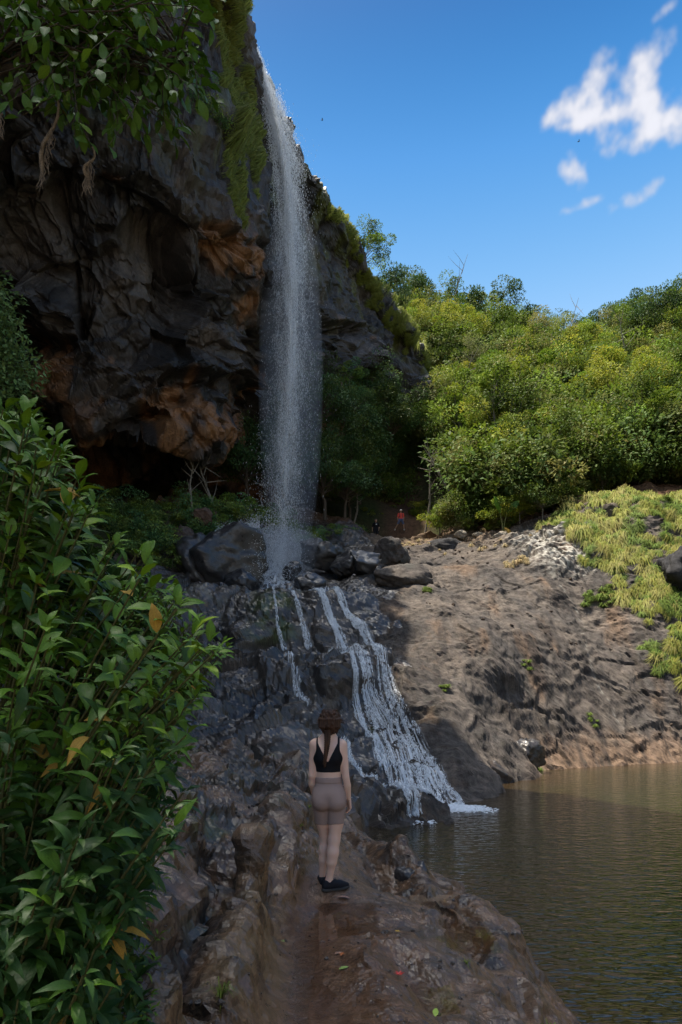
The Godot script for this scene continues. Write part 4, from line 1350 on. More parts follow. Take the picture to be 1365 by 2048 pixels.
func build_cascade() -> void:
	var foot := spot(830, 1620, 17.5)
	var casc := base("cascade", Vector3(foot.x, 0, foot.z))
	tag(casc, "white streams of the cascade running down the dark rock into the pool", "cascade")
	# each stream: points (px, py, depth, half width in metres), slivers, filaments
	var streams := [
		[[[630, 1190, 32.6, 0.2], [652, 1205, 31.2, 0.22], [668, 1240, 30.6, 0.26], [685, 1285, 30.0, 0.32], [700, 1315, 28.2, 0.4], [738, 1365, 25.8, 0.36], [775, 1435, 23.8, 0.42], [815, 1515, 21.0, 0.5], [850, 1580, 18.8, 0.55], [880, 1605, 18.0, 0.5]], 21000, 10],
		[[[655, 1192, 33.2, 0.15], [690, 1215, 31.4, 0.2], [722, 1240, 30.8, 0.26], [745, 1290, 29.6, 0.28], [758, 1340, 27.2, 0.3], [795, 1415, 24.4, 0.38], [840, 1490, 21.6, 0.45], [880, 1560, 19.4, 0.55], [905, 1600, 18.2, 0.5]], 18000, 9],
		[[[700, 1350, 26.6, 0.1], [728, 1410, 24.6, 0.18], [768, 1490, 21.8, 0.3], [815, 1570, 19.0, 0.4], [842, 1608, 17.6, 0.4]], 9000, 8],
		[[[546, 1196, 32.0, 0.05], [552, 1225, 31.0, 0.05], [557, 1260, 30.4, 0.09], [570, 1300, 29.8, 0.18]], 1100, 4],
		[[[585, 1196, 32.0, 0.1], [605, 1250, 30.6, 0.14], [617, 1302, 29.8, 0.2]], 1500, 5],
		[[[572, 1312, 27.6, 0.08], [586, 1345, 26.0, 0.16], [598, 1385, 25.0, 0.2], [610, 1415, 23.8, 0.18]], 1100, 4],
		[[[688, 1430, 22.6, 0.1], [712, 1480, 20.6, 0.16], [745, 1540, 18.6, 0.2], [785, 1592, 17.0, 0.22], [822, 1634, 16.1, 0.22]], 5000, 6],
		[[[640, 1310, 28.6, 0.2], [690, 1318, 28.0, 0.2], [730, 1350, 26.2, 0.16]], 500, 3],
		[[[564, 1118, 43.0, 0.8], [552, 1146, 39.5, 0.9], [552, 1170, 36.4, 0.9], [572, 1186, 33.6, 0.8]], 11000, 11],
		[[[580, 1125, 42.5, 0.5], [628, 1155, 38.5, 0.45], [650, 1178, 35.5, 0.4], [656, 1192, 33.0, 0.3]], 3000, 7],
		[[[590, 1150, 38.5, 0.3], [628, 1182, 35.0, 0.3], [632, 1192, 32.8, 0.3]], 1800, 5],
		[[[520, 1182, 33.5, 0.3], [575, 1186, 33.2, 0.35], [630, 1192, 32.8, 0.3]], 900, 4],
	]
	var d := Drops.new()
	var wander := make_noise(FastNoiseLite.FRACTAL_FBM, 1.0, 93, 3)
	var silk_v := PackedVector3Array()
	var silk_c := PackedColorArray()
	var silk_i := PackedInt32Array()
	for s in streams:
		var line := []
		for q in s[0]:
			var p := spot(q[0], q[1], q[2])
			line.append([p.x, p.z, q[3] * 0.82])
		# the ground under the stream, sampled as a ribbon
		var steps := 90
		var across := 9
		var skin := []
		for i in steps + 1:
			var t := float(i) / steps
			var q := along_path(line, t)
			var q2 := along_path(line, minf(t + 0.01, 1.0))
			var q1 := along_path(line, maxf(t - 0.01, 0.0))
			var dir := Vector2(q2[0] - q1[0], q2[1] - q1[1]).normalized()
			var row := []
			for j in across:
				var o: float = (j / (across - 1.0) - 0.5) * 4.0 * q[2]
				row.append(surface(q[0] - dir.y * o, q[1] + dir.x * o))
			skin.append(row)
		# a thin sheet of water over that ground, streaked along the flow and open at its edges
		var fine := 61
		var first := silk_v.size()
		for i in steps + 1:
			for j in fine:
				var uj := j / (fine - 1.0) * (across - 1.0) * 0.66 + (across - 1.0) * 0.17
				var jj := mini(int(uj), across - 2)
				var p: Vector3 = skin[i][jj].lerp(skin[i][jj + 1], uj - jj)
				var e := absf(j / (fine - 1.0) * 2.0 - 1.0)
				var lines := wander.get_noise_2d(j * 0.19 + first * 0.1, i * 0.035) + 0.6 * wander.get_noise_2d(j * 0.42, i * 0.06 + first)
				var a := sstep(-0.3, 0.45, lines) * sstep(-0.5, 0.0, wander.get_noise_2d(j * 0.05 + first, i * 0.05 + 60.0)) * sstep(1.0, 0.4, e + 0.4 * wander.get_noise_2d(i * 0.1, j * 0.1 + first)) * sstep(0.0, 5.0, i) * 0.85
				silk_v.append(p + Vector3(0, 0.035, 0.03) - casc.position)
				silk_c.append(Color(1, 1, 1, a))
		for i in steps:
			for j in fine - 1:
				var a := first + i * fine + j
				silk_i.append_array([a, a + 1, a + fine + 1, a, a + fine + 1, a + fine])
		for k in int(s[1] * 1.35):
			var t := rng.randf()
			var fil: float = (rng.randi() % int(s[2]) + 0.5) / s[2] * 2.0 - 1.0
			var o := fil * 0.9 + 0.5 * wander.get_noise_2d(fil * 30.0, t * 6.0) + gauss() * 0.16
			var gate := wander.get_noise_2d(fil * 7.0 + 40.0, t * 7.0)
			if gate < 0.04 and rng.randf() < 0.9: continue
			var i := mini(int(t * steps), steps - 1)
			var fi := t * steps - i
			var uj := clampf((o * 0.5 + 0.5) * (across - 1) * 0.5 + (across - 1) * 0.25, 0, across - 1.001)
			var j := int(uj)
			var fj := uj - j
			var a: Vector3 = skin[i][j].lerp(skin[i][j + 1], fj)
			var b: Vector3 = skin[i + 1][j].lerp(skin[i + 1][j + 1], fj)
			var p := a.lerp(b, fi)
			var dir := (b - a).normalized()
			# water leaps over the hollows and bounces at the bottom of each step
			p += Vector3(0, 0.02 + absf(gauss()) * 0.09, 0.02 + absf(gauss()) * 0.06) + ball() * 0.03
			if p.y < 0.0: continue
			var size := rng.randf_range(0.5, 1.4)
			d.add(p - casc.position, (dir + ball() * 0.3).normalized(), 0.1 * size, 0.016 * size, ball())
	var silk_n := PackedVector3Array()
	silk_n.resize(silk_v.size())
	for k in range(0, silk_i.size(), 3):
		var f := (silk_v[silk_i[k + 2]] - silk_v[silk_i[k]]).cross(silk_v[silk_i[k + 1]] - silk_v[silk_i[k]])
		for j in 3: silk_n[silk_i[k + j]] += f
	for k in silk_n.size(): silk_n[k] = silk_n[k].normalized()
	part("water_sheet", array_mesh(silk_v, silk_n, silk_c, silk_i), mats.water_sheet, casc)
	part("white_water", d.mesh(), mats.white_water, casc).set_meta("kind", "stuff")
	# foam where it meets the pool
	var f := Drops.new()
	for k in 5200:
		var c: Array = [[892, 1603, 17.9, 1.0, 0.35], [835, 1642, 16.0, 0.35, 0.15]][0 if rng.randf() < 0.82 else 1]
		var p := spot(c[0], c[1], c[2])
		var x: float = p.x + gauss() * c[3] * 0.8 + absf(gauss()) * c[3] * 0.3
		var z: float = p.z + gauss() * c[4] * 1.2
		f.add(Vector3(x, rng.randf_range(0.0, 0.03) + absf(gauss()) * 0.05 * exp(-absf(x - p.x)), z) - casc.position, Vector3(rng.randf_range(-1, 1), 0.1, rng.randf_range(-0.4, 0.4)).normalized(), rng.randf_range(0.04, 0.12), rng.randf_range(0.02, 0.045), Vector3.UP)
	part("foam", f.mesh(), mats.white_water, casc).set_meta("kind", "stuff")

# ---------------------------------------------------------------- boulders
func boulder_mesh(sd: int, size: Vector3, cuts: int, tint: Color, tint2: Color) -> ArrayMesh:
	var r := RandomNumberGenerator.new()
	r.seed = sd
	var planes := []
	for k in cuts:
		var d := Vector3(r.randf_range(-1, 1), r.randf_range(-0.7, 1), r.randf_range(-1, 1)).normalized()
		planes.append([d, r.randf_range(0.5, 0.8)])
	var nu := 56
	var nv := 34
	var v := PackedVector3Array()
	var c := PackedColorArray()
	for j in nv:
		var la := PI * j / (nv - 1.0)
		for i in nu:
			var lo := -TAU * i / (nu - 1.0)
			var dir := Vector3(sin(la) * cos(lo), cos(la), sin(la) * sin(lo))
			var len := 1.0
			for q in planes:
				var dt: float = dir.dot(q[0])
				if dt > 0.05: len = minf(len, q[1] / dt)
			var p := dir * len
			p *= 1.0 + 0.2 * facet(p * 1.7 + Vector3(sd, 0, 0), 31) + 0.08 * facet(p * 4.0 + Vector3(sd, 0, 0), 33) + 0.1 * fbm.get_noise_3dv(p * 1.5 + Vector3(sd, 0, 0))
			p = p * size * 0.5
			v.append(p)
			c.append(vmix(tint, tint2, 0.5 + 1.2 * fbm.get_noise_3dv(p * 1.4 / maxf(size.x, 0.5) + Vector3(0, sd, 0))))
	return grid_mesh(v, c, nu, nv)

func build_boulders() -> void:
	var dark := Color(0.05, 0.05, 0.054)
	var grey := Color(0.1, 0.095, 0.09)
	var brown := Color(0.15, 0.1, 0.075)
	# [px, py, depth, width px, height px, cuts, tint, tint, wet, turn, label]
	var list := [
		[448, 1114, 37.5, 150, 118, 9, dark, grey, true, 0.2, "large dark wet boulder with spray on its top left of the fall's foot"],
		[398, 1128, 37.5, 110, 90, 7, dark, grey, true, 0.0, "dark boulder leaning on the left side of the large wet boulder"],
		[484, 1160, 35.4, 56, 50, 7, dark, dark, true, 0.4, "rounded dark boulder in front of the large wet boulder"],
		[362, 1080, 39.0, 50, 42, 6, grey, brown, false, 0.0, "small grey boulder between the creepers and the large wet boulder"],
		[408, 1036, 40.0, 42, 30, 6, brown, brown, false, 0.3, "reddish boulder among the bushes under the cave"],
		[350, 1112, 38.0, 36, 26, 6, grey, grey, false, 0.3, "flat pale boulder at the foot of the creepers"],
		[612, 1166, 34.4, 66, 48, 8, dark, grey, true, -0.4, "dark wet boulder standing in the stream below the fall"],
		[584, 1140, 38.5, 32, 42, 7, dark, dark, true, 0.2, "small upright boulder in the spray under the fall"],
		[628, 1104, 42.0, 52, 48, 7, dark, grey, true, 0.0, "dark boulder at the foot of the red earth mound"],
		[662, 1112, 41.0, 66, 52, 7, dark, grey, true, 0.5, "dark angular boulder in the middle of the row right of the fall"],
		[697, 1128, 39.5, 58, 44, 7, grey, dark, true, 0.1, "grey boulder left of the big broken boulder"],
		[730, 1128, 39.0, 74, 50, 9, dark, grey, true, 0.7, "big broken dark boulder right of the fall"],
		[778, 1104, 41.5, 50, 48, 8, grey, Color(0.13, 0.11, 0.1), false, -0.3, "grey square edged block below the hikers"],
		[806, 1116, 41.8, 28, 38, 7, grey, grey, false, 0.9, "grey slab leaning on the square edged block"],
		[806, 1158, 37.5, 96, 50, 7, Color(0.12, 0.1, 0.088), grey, false, 0.3, "wide flat brown boulder below the square edged block"],
		[905, 1098, 46.0, 90, 34, 7, dark, grey, false, 0.0, "low dark broken boulder at the top of the slab"],
		[1003, 1072, 46.6, 30, 16, 6, Color(0.4, 0.36, 0.3), Color(0.3, 0.26, 0.2), false, 0.0, "pale stone beside the broad leaved plant"],
		[920, 1070, 48.6, 26, 14, 6, Color(0.4, 0.36, 0.3), Color(0.3, 0.26, 0.2), false, 0.5, "pale stone left of the other pale stones on the slab top"],
		[958, 1073, 48.0, 34, 14, 6, Color(0.36, 0.32, 0.26), Color(0.3, 0.26, 0.2), false, 0.9, "flat pale stone in the middle of the slab top"],
		[1048, 1512, 26.4, 72, 54, 8, dark, Color(0.07, 0.06, 0.055), true, 0.3, "dark boulder at the water's edge below the slab"],
		[985, 1545, 23.6, 70, 60, 7, Color(0.09, 0.065, 0.05), dark, true, 0.9, "brown wet boulder right of the cascade at the water's edge"],
		[826, 1748, 8.2, 66, 62, 8, dark, Color(0.08, 0.07, 0.065), true, 0.2, "knobbly dark boulder on the rib between the woman and the pool"],
		[1352, 1150, 37.5, 76, 120, 8, dark, dark, false, 0.3, "dark rock in the hollow at the right edge below the hanging grass"],
	]
	for b in list:
		var k: float = b[2] / FOCAL
		var o := part("boulder", boulder_mesh(int(b[0] + b[1]), Vector3(b[3] * k * 1.25, b[4] * k * 1.3, minf(b[3], b[4] * 1.3) * k * 1.2), b[5], b[6], b[7]), mats.wet_rock if b[8] else mats.dry_rock, self)
		o.position = spot(b[0], b[1], b[2])
		o.rotation.y = b[9]
		tag(o, b[10], "boulder")

# ---------------------------------------------------------------- people: tapered limbs joined by a smooth minimum, meshed with surface nets
# a bone: [from, to, radius from, radius to, depth (z) scale, softness of the join]
func bone_distance(p: Vector3, b: Array) -> float:
	var a: Vector3 = b[0]
	var d: Vector3 = b[1] - a
	var q := p - a
	var zs: float = b[4]
	if zs != 1.0:
		q.z /= zs
		d.z /= zs
	var t := clampf(q.dot(d) / maxf(d.length_squared(), 1e-9), 0, 1)
	return ((q - d * t).length() - lerpf(b[2], b[3], t)) * minf(1.0, zs)

func field(p: Vector3, bones: Array) -> float:
	var s := 1e9
	for b in bones:
		var d := bone_distance(p, b)
		var k: float = b[5]
		var h := maxf(k - absf(s - d), 0.0) / k
		s = minf(s, d) - h * h * k * 0.25
	return s

# cut: a function that trims the field to a piece of clothing, or null
func net(bones: Array, cell_size: float, cut, grow := 0.0) -> ArrayMesh:
	var lo := Vector3(1e9, 1e9, 1e9)
	var hi := -lo
	for b in bones:
		var r: float = maxf(b[2], b[3]) * maxf(1.0, b[4]) + grow + cell_size * 2.0
		for k in 2:
			lo = lo.min(b[k] - Vector3(r, r, r))
			hi = hi.max(b[k] + Vector3(r, r, r))
	var n := Vector3i(((hi - lo) / cell_size).ceil()) + Vector3i.ONE
	var vals := PackedFloat32Array()
	vals.resize(n.x * n.y * n.z)
	vals.fill(1.0)
	var blk := 5
	var live := []
	for bz in range(0, n.z, blk):
		for by in range(0, n.y, blk):
			for bx in range(0, n.x, blk):
				var mid := lo + Vector3(bx + blk * 0.5, by + blk * 0.5, bz + blk * 0.5) * cell_size
				var dm := field(mid, bones) - grow
				if absf(dm) > cell_size * blk * 1.1 + 0.012:
					if dm < 0.0 or cut == null:
						pass
					if dm > 0.0: continue
					if cut == null:
						for z in range(bz, mini(bz + blk, n.z)):
							for y in range(by, mini(by + blk, n.y)):
								for x in range(bx, mini(bx + blk, n.x)):
									vals[(z * n.y + y) * n.x + x] = -1.0
						continue
				for z in range(bz, mini(bz + blk, n.z)):
					for y in range(by, mini(by + blk, n.y)):
						for x in range(bx, mini(bx + blk, n.x)):
							var p := lo + Vector3(x, y, z) * cell_size
							var d := field(p, bones) - grow
							if cut != null: d = cut.call(p, d)
							vals[(z * n.y + y) * n.x + x] = d
	var index := PackedInt32Array()
	index.resize(vals.size())
	index.fill(-1)
	var v := PackedVector3Array()
	var sx := 1
	var sy := n.x
	var sz := n.x * n.y
	var corners := [0, sx, sy, sx + sy, sz, sx + sz, sy + sz, sx + sy + sz]
	var at := [Vector3(0, 0, 0), Vector3(1, 0, 0), Vector3(0, 1, 0), Vector3(1, 1, 0), Vector3(0, 0, 1), Vector3(1, 0, 1), Vector3(0, 1, 1), Vector3(1, 1, 1)]
	var edges := [[0, 1], [2, 3], [4, 5], [6, 7], [0, 2], [1, 3], [4, 6], [5, 7], [0, 4], [1, 5], [2, 6], [3, 7]]
	for z in n.z - 1:
		for y in n.y - 1:
			for x in n.x - 1:
				var o := (z * n.y + y) * n.x + x
				var inside := 0
				for k in 8:
					if vals[o + corners[k]] < 0.0: inside += 1
				if inside == 0 or inside == 8: continue
				var sum := Vector3.ZERO
				var cnt := 0
				for e in edges:
					var va := vals[o + corners[e[0]]]
					var vb := vals[o + corners[e[1]]]
					if (va < 0.0) != (vb < 0.0):
						sum += at[e[0]].lerp(at[e[1]], va / (va - vb))
						cnt += 1
				index[o] = v.size()
				v.append(lo + (Vector3(x, y, z) + sum / cnt) * cell_size)
	var idx := PackedInt32Array()
	for z in range(1, n.z - 1):
		for y in range(1, n.y - 1):
			for x in range(1, n.x - 1):
				var o := (z * n.y + y) * n.x + x
				var here := vals[o] < 0.0
				for ax in 3:
					var step: int = [sx, sy, sz][ax]
					if here == (vals[o + step] < 0.0): continue
					var s1: int = [sy, sz, sx][ax]
					var s2: int = [sz, sx, sy][ax]
					var q := [index[o], index[o - s1], index[o - s1 - s2], index[o - s2]]
					if q[0] < 0 or q[1] < 0 or q[2] < 0 or q[3] < 0: continue
					# front faces run clockwise
					if here: idx.append_array([q[0], q[2], q[1], q[0], q[3], q[2]])
					else: idx.append_array([q[0], q[1], q[2], q[0], q[2], q[3]])
	var nn := PackedVector3Array()
	nn.resize(v.size())
	for k in range(0, idx.size(), 3):
		var f := (v[idx[k + 2]] - v[idx[k]]).cross(v[idx[k + 1]] - v[idx[k]])
		for j in 3: nn[idx[k + j]] += f
	for k in nn.size(): nn[k] = nn[k].normalized()
	return array_mesh(v, nn, PackedColorArray(), idx)

func hand_bones(wrist: Vector3, down: Vector3, palm_side: Vector3, thumb_side: Vector3, length: float) -> Array:
	# a relaxed hand: palm, four fingers of unequal length curling to the palm side, a thumb from the side of the palm
	var out := []
	var f := length / 0.175
	var heel := wrist + down * 0.012 * f
	var knuckle := wrist + down * 0.082 * f
	for k in 4:
		var o := (1.5 - k) * 0.019 * f
		out.append([heel + thumb_side * o * 0.75, knuckle + thumb_side * o, 0.0125 * f, 0.0115 * f, 1.0, 0.012])
		var len: float = [0.068, 0.078, 0.072, 0.056][k] * f
		var root := knuckle + thumb_side * o
		var j1 := root + (down * 0.92 + palm_side * (0.3 + 0.05 * k) + thumb_side * (1.5 - k) * 0.05).normalized() * len * 0.5
		var j2 := j1 + (down * 0.78 + palm_side * (0.62 + 0.06 * k)).normalized() * len * 0.3
		var j3 := j2 + (down * 0.5 + palm_side * 0.86).normalized() * len * 0.25
		out.append([root, j1, 0.0088 * f, 0.0082 * f, 1.0, 0.004])
		out.append([j1, j2, 0.0082 * f, 0.0076 * f, 1.0, 0.004])
		out.append([j2, j3, 0.0076 * f, 0.0064 * f, 1.0, 0.004])
	var t0 := heel + thumb_side * 0.018 * f + down * 0.012
	var t1 := t0 + (down * 0.75 + thumb_side * 0.6 + palm_side * 0.25).normalized() * 0.042 * f
	var t2 := t1 + (down * 0.95 + thumb_side * 0.15 + palm_side * 0.3).normalized() * 0.034 * f
	out.append([t0, t1, 0.0135 * f, 0.0105 * f, 1.0, 0.01])
	out.append([t1, t2, 0.0098 * f, 0.0078 * f, 1.0, 0.004])
	return out

func join_meshes(list: Array) -> ArrayMesh:
	var st := begin()
	for m in list: st.append_from(m, 0, Transform3D())
	return st.commit()

func build_woman() -> void:
	var foot := surface(-0.115, -6.2)
	var w := base("person", Vector3(-0.115, foot.y - 0.01, -6.2))
	tag(w, "woman with a braid in black crop top and taupe shorts standing with her back turned", "person")
	var V := func(x: float, y: float, z: float) -> Vector3: return Vector3(x, y, z)
	# she faces -z; x to the right of the picture
	var trunk := [
		[V.call(-0.04, 0.86, 0.0), V.call(0.05, 0.855, 0.0), 0.1, 0.1, 1.05, 0.05],
		[V.call(-0.058, 0.815, 0.045), V.call(-0.06, 0.835, 0.04), 0.078, 0.078, 1.0, 0.012],
		[V.call(0.07, 0.81, 0.048), V.call(0.068, 0.83, 0.042), 0.08, 0.08, 1.0, 0.012],
		[V.call(0.008, 0.9, -0.005), V.call(0.0, 1.05, -0.012), 0.126, 0.094, 0.86, 0.06],
		[V.call(0.0, 1.05, -0.012), V.call(-0.004, 1.2, -0.012), 0.094, 0.118, 0.82, 0.06],
		[V.call(-0.04, 1.22, -0.01), V.call(0.04, 1.22, -0.01), 0.098, 0.098, 0.95, 0.05],
		[V.call(-0.055, 1.2, -0.065), V.call(-0.055, 1.19, -0.07), 0.062, 0.062, 1.0, 0.04],
		[V.call(0.055, 1.2, -0.065), V.call(0.055, 1.19, -0.07), 0.062, 0.062, 1.0, 0.04],
		[V.call(-0.05, 1.3, 0.005), V.call(0.05, 1.295, 0.005), 0.082, 0.082, 0.85, 0.05],
		[V.call(-0.115, 1.338, 0.0), V.call(0.115, 1.331, 0.0), 0.04, 0.04, 1.0, 0.04],
		# shoulder blades
		[V.call(-0.075, 1.3, 0.05), V.call(-0.065, 1.21, 0.055), 0.035, 0.03, 1.0, 0.05],
		[V.call(0.075, 1.295, 0.05), V.call(0.065, 1.21, 0.055), 0.035, 0.03, 1.0, 0.05],
	]
	var neck := [
		[V.call(0.0, 1.33, 0.0), V.call(0.008, 1.44, -0.012), 0.056, 0.05, 1.0, 0.05],
		[V.call(-0.09, 1.345, 0.0), V.call(0.0, 1.4, 0.0), 0.034, 0.04, 1.0, 0.05],
		[V.call(0.09, 1.34, 0.0), V.call(0.005, 1.4, 0.0), 0.034, 0.04, 1.0, 0.05],
	]
	var head := [
		[V.call(0.014, 1.545, -0.012), V.call(0.014, 1.535, -0.02), 0.083, 0.083, 1.15, 0.03],
		[V.call(0.014, 1.49, -0.055), V.call(0.014, 1.452, -0.078), 0.062, 0.036, 1.0, 0.04],
		# nose, brow, lips, ears
		[V.call(0.014, 1.53, -0.108), V.call(0.014, 1.502, -0.124), 0.008, 0.012, 1.0, 0.012],
		[V.call(-0.02, 1.545, -0.098), V.call(0.048, 1.545, -0.098), 0.012, 0.012, 1.0, 0.02],
		[V.call(-0.002, 1.47, -0.106), V.call(0.03, 1.47, -0.106), 0.008, 0.008, 1.0, 0.01],
		[V.call(-0.068, 1.535, -0.01), V.call(-0.066, 1.5, -0.014), 0.014, 0.009, 1.0, 0.01],
		[V.call(0.096, 1.535, -0.01), V.call(0.094, 1.5, -0.014), 0.014, 0.009, 1.0, 0.01],
	]
	var arms := [
		[V.call(-0.13, 1.333, 0.0), V.call(-0.15, 1.05, 0.008), 0.041, 0.031, 1.0, 0.03],
		[V.call(-0.15, 1.05, 0.008), V.call(-0.149, 0.97, -0.025), 0.031, 0.032, 1.0, 0.008],
		[V.call(-0.149, 0.97, -0.025), V.call(-0.13, 0.845, -0.1), 0.032, 0.02, 1.0, 0.008],
		[V.call(0.13, 1.326, 0.0), V.call(0.16, 1.04, 0.022), 0.041, 0.031, 1.0, 0.03],
		[V.call(0.16, 1.04, 0.022), V.call(0.173, 0.96, 0.01), 0.031, 0.032, 1.0, 0.008],
		[V.call(0.173, 0.96, 0.01), V.call(0.189, 0.825, -0.035), 0.032, 0.02, 1.0, 0.008],
	]
	var thighs := [
		[V.call(-0.066, 0.83, 0.0), V.call(-0.052, 0.62, -0.05), 0.084, 0.064, 1.0, 0.012],
		[V.call(-0.052, 0.62, -0.05), V.call(-0.03, 0.47, -0.1), 0.064, 0.048, 1.0, 0.012],
		[V.call(0.075, 0.83, 0.005), V.call(0.07, 0.62, 0.005), 0.086, 0.068, 1.0, 0.012],
		[V.call(0.07, 0.62, 0.005), V.call(0.052, 0.47, 0.005), 0.068, 0.051, 1.0, 0.012],
	]
	var shins := [
		[V.call(-0.03, 0.47, -0.1), V.call(-0.038, 0.35, -0.1), 0.049, 0.049, 1.0, 0.03],
		[V.call(-0.038, 0.36, -0.09), V.call(-0.045, 0.26, -0.095), 0.045, 0.042, 1.0, 0.03],
		[V.call(-0.045, 0.26, -0.1), V.call(-0.058, 0.1, -0.11), 0.042, 0.028, 1.0, 0.03],
		[V.call(0.052, 0.47, 0.005), V.call(0.04, 0.35, 0.018), 0.053, 0.053, 1.0, 0.03],
		[V.call(0.042, 0.36, 0.024), V.call(0.03, 0.27, 0.022), 0.048, 0.044, 1.0, 0.03],
		[V.call(0.03, 0.27, 0.015), V.call(0.004, 0.09, 0.0), 0.044, 0.029, 1.0, 0.03],
		[V.call(0.004, 0.09, 0.0), V.call(0.05, 0.05, -0.03), 0.03, 0.03, 1.0, 0.03],
	]
	var none = null
	var skin := plain_mat("skin", Color(0.7, 0.47, 0.37), 0.55, 0.35)
	skin.subsurf_scatter_enabled = true
	skin.subsurf_scatter_strength = 0.12
	var body := net(trunk + neck + arms + thighs + shins, 0.011, none)
	var face := net(head + [[V.call(0.008, 1.44, -0.012), V.call(0.008, 1.47, -0.012), 0.05, 0.05, 1.0, 0.03]], 0.006, none)
	var right := net(hand_bones(V.call(0.19, 0.83, -0.037), Vector3(0.04, -0.99, -0.1).normalized(), Vector3(-0.9, 0, -0.35).normalized(), Vector3(-0.35, 0, -0.9).normalized(), 0.16), 0.004, none)
	var left := net(hand_bones(V.call(-0.13, 0.85, -0.1), Vector3(0.15, -0.85, -0.5).normalized(), Vector3(0.9, 0, -0.35).normalized(), Vector3(0.35, 0.2, -0.9).normalized(), 0.16), 0.004, none)
	part("body", join_meshes([body, face, right, left]), skin, w)
	var iris := plain_mat("eye_white", Color(0.7, 0.68, 0.65), 0.3)
	for s in [-1, 1]:
		var ball_mesh := SphereMesh.new()
		ball_mesh.radius = 0.011
		ball_mesh.height = 0.022
		ball_mesh.radial_segments = 12
		ball_mesh.rings = 8
		part("eye", ball_mesh, iris, w, Transform3D(Basis(), Vector3(0.014 + s * 0.031, 1.53, -0.096)))
	# crop top: wide straps and a deep V at the back
	var top_cut := func(p: Vector3, d: float) -> float:
		var q := maxf(d, 1.085 - p.y)
		if p.z > -0.03:
			var half := lerpf(0.004, 0.088, clampf((p.y - 1.185) / 0.165, 0, 1))
			if p.y > 1.185: q = maxf(q, half - absf(p.x + 0.004))
		else:
			q = maxf(q, minf(p.y - 1.27, 0.088 - absf(p.x)))
		var hole := lerpf(0.135, 0.106, sstep(1.2, 1.3, p.y))
		if p.y > 1.21: q = maxf(q, absf(p.x + 0.002) - hole)
		return q
	var black := plain_mat("black_knit", Color(0.008, 0.009, 0.012), 0.75, 0.3)
	part("crop_top", net(trunk + neck.slice(1, 3), 0.008, top_cut, 0.006), black, w)
	# shorts
	var short_cut := func(p: Vector3, d: float) -> float:
		var hem := 0.6 + 0.02 * sstep(-0.05, 0.08, p.x)
		return maxf(maxf(d, p.y - 1.035), hem - p.y)
	var taupe := plain_mat("taupe_knit", Color(0.31, 0.23, 0.205), 0.85, 0.2)
	var shorts := part("shorts", net(trunk.slice(0, 5) + thighs, 0.009, short_cut, 0.005), taupe, w)
	var band_cut := func(p: Vector3, d: float) -> float: return maxf(maxf(d, p.y - 1.038), 0.985 - p.y)
	part("waistband", net(trunk.slice(3, 5), 0.008, band_cut, 0.009), taupe, shorts)
	# hair drawn back into a braid, with loose strands
	var hair_bones := [
		[V.call(0.014, 1.562, -0.012), V.call(0.014, 1.53, 0.012), 0.094, 0.09, 1.12, 0.03],
		[V.call(0.012, 1.5, 0.03), V.call(0.0, 1.45, 0.045), 0.062, 0.042, 1.0, 0.04],
		[V.call(0.06, 1.56, 0.01), V.call(0.06, 1.5, 0.0), 0.052, 0.036, 1.0, 0.03],
		[V.call(-0.03, 1.56, 0.01), V.call(-0.035, 1.5, 0.0), 0.05, 0.034, 1.0, 0.03],
	]
	var ropes := []
	for k in 26:
		# strands that run from the crown back to the nape
		var a := lerpf(-1.25, 1.25, k / 25.0)
		var r := 0.1
		var p0 := Vector3(0.014 + sin(a) * r * 0.4, 1.648 - 0.012 * absf(a), -0.03)
		var p1 := Vector3(0.014 + sin(a) * r * 1.02, 1.56, 0.02 + 0.085 * cos(a))
		var p2 := Vector3(0.005 + sin(a) * 0.03, 1.455, 0.075)
		ropes.append([p0, p1, 0.008, 0.012, 1.0, 0.006])
		var pm := p1.lerp(p2, 0.5) + Vector3(sin(a) * 0.022, -0.012, 0.012)
		ropes.append([p1, pm, 0.012, 0.012, 1.0, 0.006])
		ropes.append([pm, p2, 0.012, 0.008, 1.0, 0.006])
	for k in 90:
		var a := rng.randf_range(-1.5, 1.5)
		var up := rng.randf_range(-0.08, 0.1)
		var rr := sqrt(maxf(0.0, 1.0 - pow(up / 0.125, 2.0)))
		var p0 := Vector3(0.014 + sin(a) * 0.1 * rr, 1.55 + up, 0.01 + cos(a) * 0.1 * rr)
		var d := Vector3(-sin(a) * 0.03 + rng.randf_range(-0.02, 0.02), -0.04, rng.randf_range(-0.005, 0.012))
		ropes.append([p0, p0 + d * 0.5 + ball() * 0.006, 0.009, 0.012, 1.0, 0.003])
		ropes.append([p0 + d * 0.5, p0 + d + ball() * 0.008, 0.011, 0.006, 1.0, 0.003])
	var hair_cut := func(p: Vector3, d: float) -> float: return maxf(d, minf(-0.035 - p.z, 1.59 - p.y))
	var hair := plain_mat("brown_hair", Color(0.13, 0.062, 0.036), 0.5, 0.4)
	hair.albedo_texture = tex.strands
	hair.uv1_triplanar = true
	hair.uv1_scale = Vector3(7, 2.2, 7)
	hair.heightmap_enabled = true
	hair.heightmap_texture = tex.strands
	hair.heightmap_scale = 0.5
	var hm := part("hair", net(hair_bones + ropes, 0.006, hair_cut), hair, w)
	var braid := []
